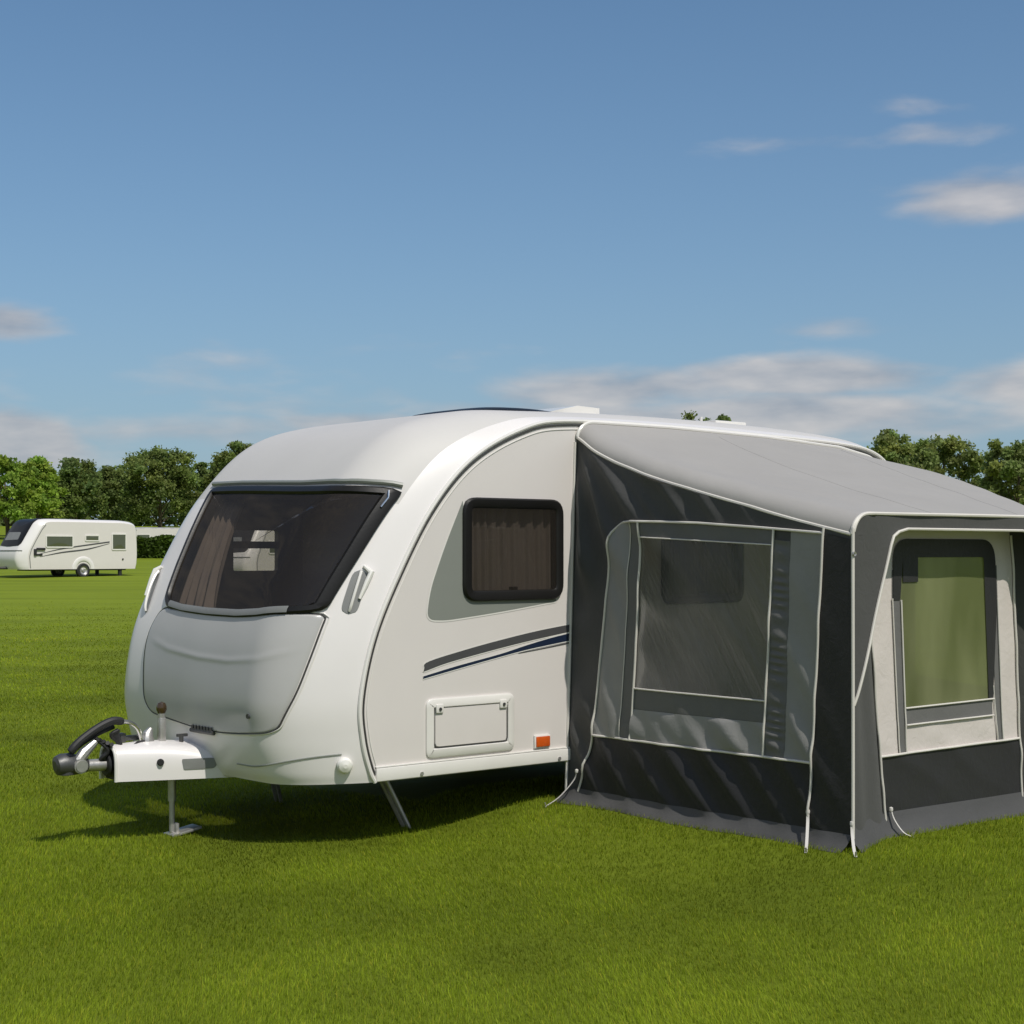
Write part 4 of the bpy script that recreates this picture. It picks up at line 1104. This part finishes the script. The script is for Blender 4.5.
# ------------------------------------------------------------------ distant caravans
def small_caravan(x, y, yaw, L, label, detail=True, stripe=True, group='caravans in the distance', size=1., body=None):
    z0 = float(hgt(x, y))
    root = thing('touring_caravan', label, 'caravan', (x, y, z0), yaw, group)
    root.scale = (size,) * 3
    A = [(.10, .36), (.05, .5), (.04, .8), (.10, 1.15), (.34, 1.6), (.62, 2.06), (.78, 2.26), (.98, 2.35), (1.4, 2.37), (L * .5, 2.37), (L * .75, 2.36), (L - .7, 2.35), (L - .22, 2.28), (L - .06, 2.08), (L - .02, 1.6), (L, 1.0), (L - .03, .6), (L - .06, .45), (L - .08, .36)]
    O = [(-.25, .36), (-.32, .5), (-.38, .8), (-.30, 1.15), (-.02, 1.6), (.30, 2.10), (.48, 2.34), (.74, 2.47), (1.3, 2.5), (L * .5, 2.49), (L * .75, 2.48), (L - .6, 2.46), (L - .08, 2.36), (L + .09, 2.10), (L + .13, 1.6), (L + .14, 1.0), (L + .12, .6), (L + .08, .45), (L + .05, .36)]
    A_, O_, S_, Sn_ = make_skin(A, O, 2.2, .34, 2.2, .05)
    gr = []
    if stripe:
        gr = [(.006, 2, band([(.55, 1.02), (1.6, 1.25), (2.8, 1.42), (L - 1.35, 1.56)], [(.52, 1.0), (1.6, 1.20), (2.8, 1.36), (L - 1.35, 1.50)])),
              (.006, 2, band([(.60, .90), (1.6, 1.10), (2.8, 1.24), (L - 1.35, 1.47)], [(.58, .88), (1.6, 1.04), (2.8, 1.18), (L - 1.35, 1.45)]))]
    build_body(root, S_, A_, 2.2, None, None, [], gr, [body or M['gel']] * 2, ns=70)
    fn = lambda a, b, off: Sn_(np.float64(a / SK), np.float64(np.clip(b, 0, 2.2)), off)
    Lw = sv([(6.9, 1.9), (6.9, .3), (3.5, .25), (3.4, 1.1), (3.5, 1.95)], [.12] * 5, 5)
    w = MB().grid(patch(Lw, fn, [(0, .002), (0, .02), (.03, .025), (-.5, .03), (-.9999, .03)], 60), close_v=True).build('front_window', M['black'], root)
    bl_ = sv([(4.6, 1.75), (4.6, .7), (4.0, .6), (3.95, 1.75)], [.05] * 4, 4)
    MB().grid(patch(bl_, fn, [(0, .031), (0, .034), (-.5, .036), (-.9999, .036)], 40), close_v=True).build('blind', M['greyp'], w)
    MB().tube([fn(3.0 * SK, v, .01) for v in np.linspace(.12, 2.08, 24)], .02, 6).build('panel_seam', M['greyp'], root)
    MB().tube([(.16, -.004, .42), (.12, -.004, .9), (.20, -.004, 1.2), (.42, -.004, 1.6), (.70, -.004, 2.06), (.86, -.004, 2.24)], .018, 6).build('corner_rail', M['greyp'], root)
    Lt = sv([(8.6, 1.9), (8.6, .3), (7.0, .3), (7.0, 1.9)], [.1] * 4, 5)
    MB().grid(patch(Lt, fn, [(0, .002), (0, .015), (-.5, .018), (-.9999, .018)], 60), close_v=True).build('roof_panel', M['dkmetal'], root)
    for (u0, u1, za, zb) in ((.85, 2.15, 1.27, 1.80), (L - 2.55, L - 1.85, 1.55, 1.83), (L - 1.25, L - .52, 1.17, 1.90)):
        P = np.array([(u0, za), (u1, za), (u1, zb), (u0, zb)])
        Lr = rounded(P, .06, 4)
        wf = MB().grid(patch(Lr, sidefn, [(0, .001), (0, .03), (.05, .03), (.055, .012)], 40), close_v=True, flip=True).build('side_window', M['trim'], root)
        pn = MB().grid(patch(inset(Lr, .05), sidefn, [(0, .014), (-.5, .016), (-.9999, .016)], 40), close_v=True, flip=True); pn.build('pane', M['bgwin'], wf)
    if detail:
        h = MB(); h.box((.62, -.04, 1.22), (.40, .05, .10), .01); h.box((.36, -.04, 1.08), (.12, .05, .28), .01); h.box((.55, -.02, .98), (.3, .03, .08), .01); h.build('grab_handle', M['rubber'], root)
        MB().tube([(L - .7, -.01, .78), (L - .7, -.03, .78)], .04, 8).build('lock', M['rubber'], root)
        a = MB(); a.tube([(-1.4, 1.1, .42), (-.2, 1.1, .42)], .06, 8); a.tube([(-1.0, 1.1, .42), (-1.0, 1.1, 0)], .03, 8); a.build('draw_bar', M['dkmetal'], root)
        g = MB(); g.grid(np.array([[(L * .5 + r_ * math.cos(a_), y_, .36 + r_ * math.sin(a_)) for a_ in np.linspace(0, math.pi, 20)] for r_, y_ in ((.34, 0), (.36, -.03), (.44, -.05), (.52, -.03), (.54, 0))]), flip=True)
        g.build('wheel_arch', M['gel'], root)
    mb = MB(); mb.box((L * .5, .9, .34), (L - .6, 1.0, .08)); mb.build('chassis', M['chassis'], root, False)
    for v_ in (-.01, 2.1):
        t = MB(); t.lathe([(.17, -.085), (.28, -.09), (.315, -.06), (.32, 0), (.315, .06), (.28, .09), (.17, .085)], (L * .5, v_ + .06, .30), 'y', 24)
        wh = MB(); wh.lathe([(.001, -.08), (.05, -.085), (.09, -.04), (.15, -.05), (.20, -.092), (.20, .08), (.001, .07)], (L * .5, v_ + .06, .30), 'y', 24)
        wo = wh.build('wheel', M['galv'], root); t.build('tyre', M['rubber'], wo)
    for u_ in (L - .75,):
        for v_ in (.15, 2.05): MB().tube([(u_, v_, .4), (u_, v_, -.02)], .09 if u_ > 1 else .05, 8).build('corner_steady', M['rubber'], root)
    return root
M['weathered'] = mat('weathered_grey_panel', (.36, .36, .35), .5, var=.45, vscale=2.2, aniso=(.6, 1, 2))
M['bgwin'] = glass('distant_window_tint', (.25, .27, .22), .06, (.10, .115, .065), .8)
small_caravan(at_px(27, 74.0), 74.0, R(45), 5.25, 'distant white caravan with swept black stripes at the left edge of the field', size=1.10)
small_caravan(at_px(255, 62), 62, R(62), 4.6, 'white caravan glimpsed only through the front window of the large caravan', detail=False, stripe=False)
small_caravan(at_px(128, 122), 122, R(8), 6.2, 'pale caravan mostly hidden behind the clipped hedge, only its upper part showing', detail=False, stripe=True, size=.76, body=M['weathered'])

# ------------------------------------------------------------------ ground
def field_col(x, y):
    """large-scale tint of the lawn, shared by sheet and blades"""
    n = 0
    rgk = np.random.default_rng(3)
    for w, a in ((.7, .07), (1.3, .08), (2.4, .09), (4.5, .08), (8, .06), (15, .05)):
        for _ in range(3):
            k = rgk.normal(size=2); k /= np.linalg.norm(k); k *= [1, .8]
            n = n + a * np.sin((k[0] * x + k[1] * y) * 6.283 / w + rgk.uniform(0, 6.28)) / 1.5
    mow = .05 * np.sin(y * 1.1 + .02 * x) * ss(14, 30, y)
    return n + mow

ys = np.unique(np.r_[np.linspace(-60, 4, 20), np.linspace(4, 22, 110), np.linspace(22, 60, 60), np.linspace(60, 230, 90), np.geomspace(230, 1400, 20)])
xs = np.unique(np.r_[-np.geomspace(9, 900, 34), np.linspace(-9, 9, 110), np.geomspace(9, 900, 34)])
XX, YY = np.meshgrid(xs, ys, indexing='ij'); ZZ = hgt(XX, YY)
m_, t, b = nt('lawn_ground')
geo = N(t, 'ShaderNodeNewGeometry')
n1 = N(t, 'ShaderNodeTexNoise', Scale=.55, Detail=8., Roughness=.62)
mp = N(t, 'ShaderNodeMapping'); mp.inputs['Scale'].default_value = (.28, 1., 1.); t.links.new(geo.outputs['Position'], mp.inputs['Vector'])
t.links.new(mp.outputs[0], n1.inputs['Vector'])
n2 = N(t, 'ShaderNodeTexNoise', Scale=9., Detail=6., Roughness=.7); t.links.new(mp.outputs[0], n2.inputs['Vector'])
wv = N(t, 'ShaderNodeTexWave', Scale=.085, Distortion=1.2, Detail=2.); wv.bands_direction = 'Y'
wv.inputs['Detail Scale'].default_value = .6
t.links.new(geo.outputs['Position'], wv.inputs['Vector'])
a1 = N(t, 'ShaderNodeMath', operation='MULTIPLY_ADD'); a1.inputs[1].default_value = .55; t.links.new(n1.outputs['Fac'], a1.inputs[0])
a0 = N(t, 'ShaderNodeMath', operation='MULTIPLY'); a0.inputs[1].default_value = .30; t.links.new(n2.outputs['Fac'], a0.inputs[0]); t.links.new(a0.outputs[0], a1.inputs[2])
a2 = N(t, 'ShaderNodeMath', operation='MULTIPLY_ADD'); a2.inputs[1].default_value = .10; t.links.new(wv.outputs['Fac'], a2.inputs[0]); t.links.new(a1.outputs[0], a2.inputs[2])
rp = N(t, 'ShaderNodeValToRGB'); e = rp.color_ramp.elements
e[0].position = .28; e[0].color = (.127, .172, .013, 1); e[1].position = .66; e[1].color = (.218, .279, .021, 1)
t.links.new(a2.outputs[0], rp.inputs['Fac'])
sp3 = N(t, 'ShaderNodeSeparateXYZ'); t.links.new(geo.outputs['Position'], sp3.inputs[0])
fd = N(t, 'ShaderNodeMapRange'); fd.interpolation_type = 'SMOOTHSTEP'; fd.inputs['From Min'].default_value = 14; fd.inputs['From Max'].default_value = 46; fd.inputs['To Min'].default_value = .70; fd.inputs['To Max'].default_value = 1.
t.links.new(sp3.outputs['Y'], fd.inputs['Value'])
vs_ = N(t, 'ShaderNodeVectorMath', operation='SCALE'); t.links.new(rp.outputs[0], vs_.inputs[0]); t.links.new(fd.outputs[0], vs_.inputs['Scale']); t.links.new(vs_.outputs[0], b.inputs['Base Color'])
b.inputs['Roughness'].default_value = .9; b.inputs['Specular IOR Level'].default_value = .1
bp = N(t, 'ShaderNodeBump', Strength=.6, Distance=.05); t.links.new(n2.outputs['Fac'], bp.inputs['Height']); t.links.new(bp.outputs[0], b.inputs['Normal'])
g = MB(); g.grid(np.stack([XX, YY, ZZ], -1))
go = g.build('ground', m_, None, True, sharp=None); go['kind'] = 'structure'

# grass blades: dense near, thinner and wider with distance
M['grass'] = vcol_mat('grass_blades', .6, .5, spec=.15)
def blades():
    rg = np.random.default_rng(21)
    yy = np.linspace(5.0, 50, 2000)
    dens = np.interp(yy, [5, 6.5, 9, 12, 16, 22, 30, 40, 50], [12500, 10500, 6600, 3600, 1700, 600, 190, 60, 0])
    wid = .335 * yy + .4
    cdf = np.cumsum(dens * 2 * wid * (yy[1] - yy[0])); n = int(cdf[-1])
    y = np.interp(rg.uniform(0, cdf[-1], n), cdf, yy); e_ = rg.uniform(0, 1, n); e_ = np.where(e_ < .93, e_ / .93, 1 + .55 * rg.uniform(0, 1, n) ** 1.6); x = np.where(rg.uniform(size=n) < .5, -1, 1) * e_ * (.335 * y + .4)
    u, v = w2uv(x, y)
    k = ~((u > 1.45) & (u < 4.6) & (v > -2.0) & (v < -.1)) & ~((u > 1.0) & (u < 4.8) & (v > .9) & (v < 3.5))
    x, y = x[k], y[k]
    h = np.interp(y, [5, 15, 30, 50], [.034, .036, .030, .018]); w = np.interp(y, [5, 8, 12, 18, 30, 50], [.0022, .0029, .0043, .0072, .015, .028])
    n = len(x); z = hgt(x, y) - .004
    tint = field_col(x, y)
    h = h * rg.uniform(.5, 1.05, n) * (1 + .7 * tint)
    ang = rg.uniform(0, 6.283, n)
    ca, sa = np.cos(ang), np.sin(ang)
    lean = h * rg.uniform(.1, .75, n); la = ang + 1.57 + rg.normal(size=n) * .5
    gust = .25 * h; lx = np.cos(la) * lean + gust * np.sin(x * 1.3 + y * .6); ly = np.sin(la) * lean + gust * np.cos(y * 1.1 - x * .4)
    w = w * rg.uniform(.7, 1.3, n)
    B = np.stack([x, y, z], 1); W_ = np.stack([ca * w * .5, sa * w * .5, 0 * w], 1)
    mid = B + np.stack([lx * .35, ly * .35, h * .60], 1); tip = B + np.stack([lx, ly, h * .97], 1)
    V = np.stack([B - W_, B + W_, mid + W_ * .75, mid - W_ * .75, tip], 1).reshape(-1, 3)
    i = np.arange(n)[:, None] * 5
    F = np.vstack([i + [0, 1, 2], i + [0, 2, 3], i + [3, 2, 4]])
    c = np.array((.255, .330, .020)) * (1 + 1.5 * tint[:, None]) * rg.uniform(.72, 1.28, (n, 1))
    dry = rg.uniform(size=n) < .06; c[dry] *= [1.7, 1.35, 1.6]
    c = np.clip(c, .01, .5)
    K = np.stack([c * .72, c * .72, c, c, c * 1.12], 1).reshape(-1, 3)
    print('blades', n)
    return V, F, K
V, F, K = blades()
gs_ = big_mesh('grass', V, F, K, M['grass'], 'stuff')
gs_['label'] = 'mown lawn grass covering the near part of the field'; gs_['category'] = 'grass'

# ------------------------------------------------------------------ light, sky, camera
EL, AZ = R(54), None
phi = R(-3)
sx = (SU * math.cos(phi) + CU * math.sin(phi)); sy = (-CU * math.cos(phi) + SU * math.sin(phi))
sd = Vector((sx * math.cos(EL), sy * math.cos(EL), math.sin(EL)))
sun = bpy.data.lights.new('sun', 'SUN'); sun.energy = 3.35; sun.angle = R(.6); sun.color = (1, .945, .86)
so = bpy.data.objects.new('sun', sun); so.rotation_euler = sd.to_track_quat('Z', 'Y').to_euler(); link(so)

w = bpy.data.worlds.new('World'); scene.world = w; w.use_nodes = True; t = w.node_tree
bg = t.nodes['Background']; bg.inputs['Strength'].default_value = 1.0
sky = N(t, 'ShaderNodeTexSky'); sky.sky_type = 'NISHITA'; sky.sun_disc = False
sky.sun_elevation = EL; sky.sun_rotation = math.atan2(sx, sy); sky.air_density = 1.0; sky.dust_density = .6; sky.ozone_density = 2.2; sky.altitude = 100
tc = N(t, 'ShaderNodeTexCoord')
sep = N(t, 'ShaderNodeSeparateXYZ'); t.links.new(tc.outputs['Generated'], sep.inputs[0])
def math_(op, a, b=None, c=None):
    n = N(t, 'ShaderNodeMath', operation=op)
    for i, q in enumerate((a, b, c)):
        if q is None: continue
        if isinstance(q, (int, float)): n.inputs[i].default_value = q
        else: t.links.new(q, n.inputs[i])
    return n.outputs[0]
az = math_('ARCTAN2', sep.outputs['X'], sep.outputs['Y'])
hyp = math_('SQRT', math_('SUBTRACT', 1.0, math_('MULTIPLY', sep.outputs['Z'], sep.outputs['Z'])))
el = math_('ARCTAN2', sep.outputs['Z'], hyp)
cmb = N(t, 'ShaderNodeCombineXYZ'); t.links.new(az, cmb.inputs[0]); t.links.new(math_('MULTIPLY', el, 3.4), cmb.inputs[1])
nz = N(t, 'ShaderNodeTexNoise', Scale=9., Detail=6., Roughness=.52); nz.inputs['Distortion'].default_value = .15; t.links.new(cmb.outputs[0], nz.inputs['Vector'])
nzb = N(t, 'ShaderNodeTexNoise', Scale=18., Detail=4., Roughness=.5); t.links.new(cmb.outputs[0], nzb.inputs['Vector'])
dens = None
# (azimuth, elevation, half-width, half-height, weight) of the cloud banks round the sky
banks = [(-.310, .136, .050, .015, 1.0), (-.305, .066, .05, .022, 1.25), (-.205, .074, .10, .014, .80), (.07, .100, .11, .020, .95), (.19, .108, .13, .016, 1.0), (.15, .082, .26, .020, .98), (.31, .100, .08, .024, 1.0), (-.08, .078, .10, .012, .75),
         (.29, .208, .075, .018, .92), (.17, .245, .09, .012, .72), (.25, .246, .07, .010, .62), (.21, .135, .06, .010, .58), (.24, .262, .08, .010, .46), (.30, .330, .04, .012, .45), (-.02, .085, .08, .014, .70), (-.35, .105, .05, .02, .6)]
for (a, e_, wa, we, wt) in banks:
    q = math_('ADD', math_('POWER', math_('DIVIDE', math_('SUBTRACT', az, a), wa), 2.0), math_('POWER', math_('DIVIDE', math_('SUBTRACT', el, e_), we), 2.0))
    g_ = math_('MULTIPLY', math_('POWER', 2.71828, math_('MULTIPLY', q, -1.0)), wt)
    dens = g_ if dens is None else math_('MAXIMUM', dens, g_)
# a low ring of scattered cloud all the way round
ring = math_('MULTIPLY', math_('POWER', 2.71828, math_('MULTIPLY', math_('POWER', math_('DIVIDE', math_('SUBTRACT', el, .09), .06), 2.0), -1.0)), .42)
dens = math_('MAXIMUM', dens, ring)
side = N(t, 'ShaderNodeMapRange'); side.interpolation_type = 'SMOOTHSTEP'; side.inputs['From Min'].default_value = .40; side.inputs['From Max'].default_value = .75; t.links.new(math_('ABSOLUTE', az), side.inputs['Value'])
fill_cloud = math_('MULTIPLY', side.outputs[0], math_('MULTIPLY', math_('POWER', 2.71828, math_('MULTIPLY', math_('POWER', math_('DIVIDE', math_('SUBTRACT', el, .25), .40), 2.0), -1.0)), .92))  # unseen cloud either side of the view, added to neutralise the fill light
dens = math_('MAXIMUM', dens, fill_cloud)
hi = N(t, 'ShaderNodeMapRange'); hi.interpolation_type = 'SMOOTHSTEP'; hi.inputs['From Min'].default_value = .55; hi.inputs['From Max'].default_value = .95; hi.inputs['To Max'].default_value = .62  # unseen cloud deck overhead, added as pale fill light
t.links.new(el, hi.inputs['Value']); dens = math_('MAXIMUM', dens, hi.outputs[0])
cl = math_('ADD', dens, math_('MULTIPLY', math_('SUBTRACT', nz.outputs['Fac'], .5), 1.45))
mr = N(t, 'ShaderNodeMapRange'); mr.interpolation_type = 'SMOOTHSTEP'; mr.inputs['From Min'].default_value = .34; mr.inputs['From Max'].default_value = .92; mr.inputs['To Max'].default_value = .76
t.links.new(cl, mr.inputs['Value'])
skm = N(t, 'ShaderNodeVectorMath', operation='SCALE'); t.links.new(sky.outputs[0], skm.inputs[0]); skm.inputs['Scale'].default_value = .10
tint = N(t, 'ShaderNodeVectorMath', operation='MULTIPLY'); t.links.new(skm.outputs[0], tint.inputs[0]); tint.inputs[1].default_value = (.70, .91, 1.0)
hz = N(t, 'ShaderNodeMix', data_type='RGBA'); t.links.new(math_('MULTIPLY', math_('POWER', 2.71828, math_('MULTIPLY', math_('ABSOLUTE', el), -6.5)), .86), hz.inputs['Factor']); t.links.new(tint.outputs[0], hz.inputs[6]); hz.inputs[7].default_value = (.262, .338, .45, 1)
cc = N(t, 'ShaderNodeMix', data_type='RGBA'); cc.inputs[6].default_value = (.33, .35, .40, 1); cc.inputs[7].default_value = (.64, .60, .58, 1)
br_ = N(t, 'ShaderNodeMapRange'); br_.inputs['From Min'].default_value = .28; br_.inputs['From Max'].default_value = .72
t.links.new(nzb.outputs['Fac'], br_.inputs['Value']); t.links.new(br_.outputs[0], cc.inputs['Factor'])
mx = N(t, 'ShaderNodeMix', data_type='RGBA'); t.links.new(mr.outputs[0], mx.inputs['Factor']); t.links.new(hz.outputs[2], mx.inputs[6]); t.links.new(cc.outputs[2], mx.inputs[7])
t.links.new(mx.outputs[2], bg.inputs['Color'])

cam = bpy.data.cameras.new('camera'); cam.sensor_width = 36; cam.lens = FF / 1024 * 36; cam.shift_y = (552 - 512) / 1024.; cam.clip_end = 3000; cam.clip_start = .05
co = bpy.data.objects.new('camera', cam); co.location = (0, 0, 1.70); co.rotation_euler = (R(90), 0, 0); link(co)
scene.camera = co
scene.view_settings.view_transform = 'Standard'; scene.view_settings.look = 'None'; scene.view_settings.exposure = 0
scene.render.engine = 'CYCLES'; scene.cycles.use_denoising = True
scene.cycles.transparent_max_bounces = 16; scene.cycles.max_bounces = 8
scene.render.resolution_x = scene.render.resolution_y = 1024
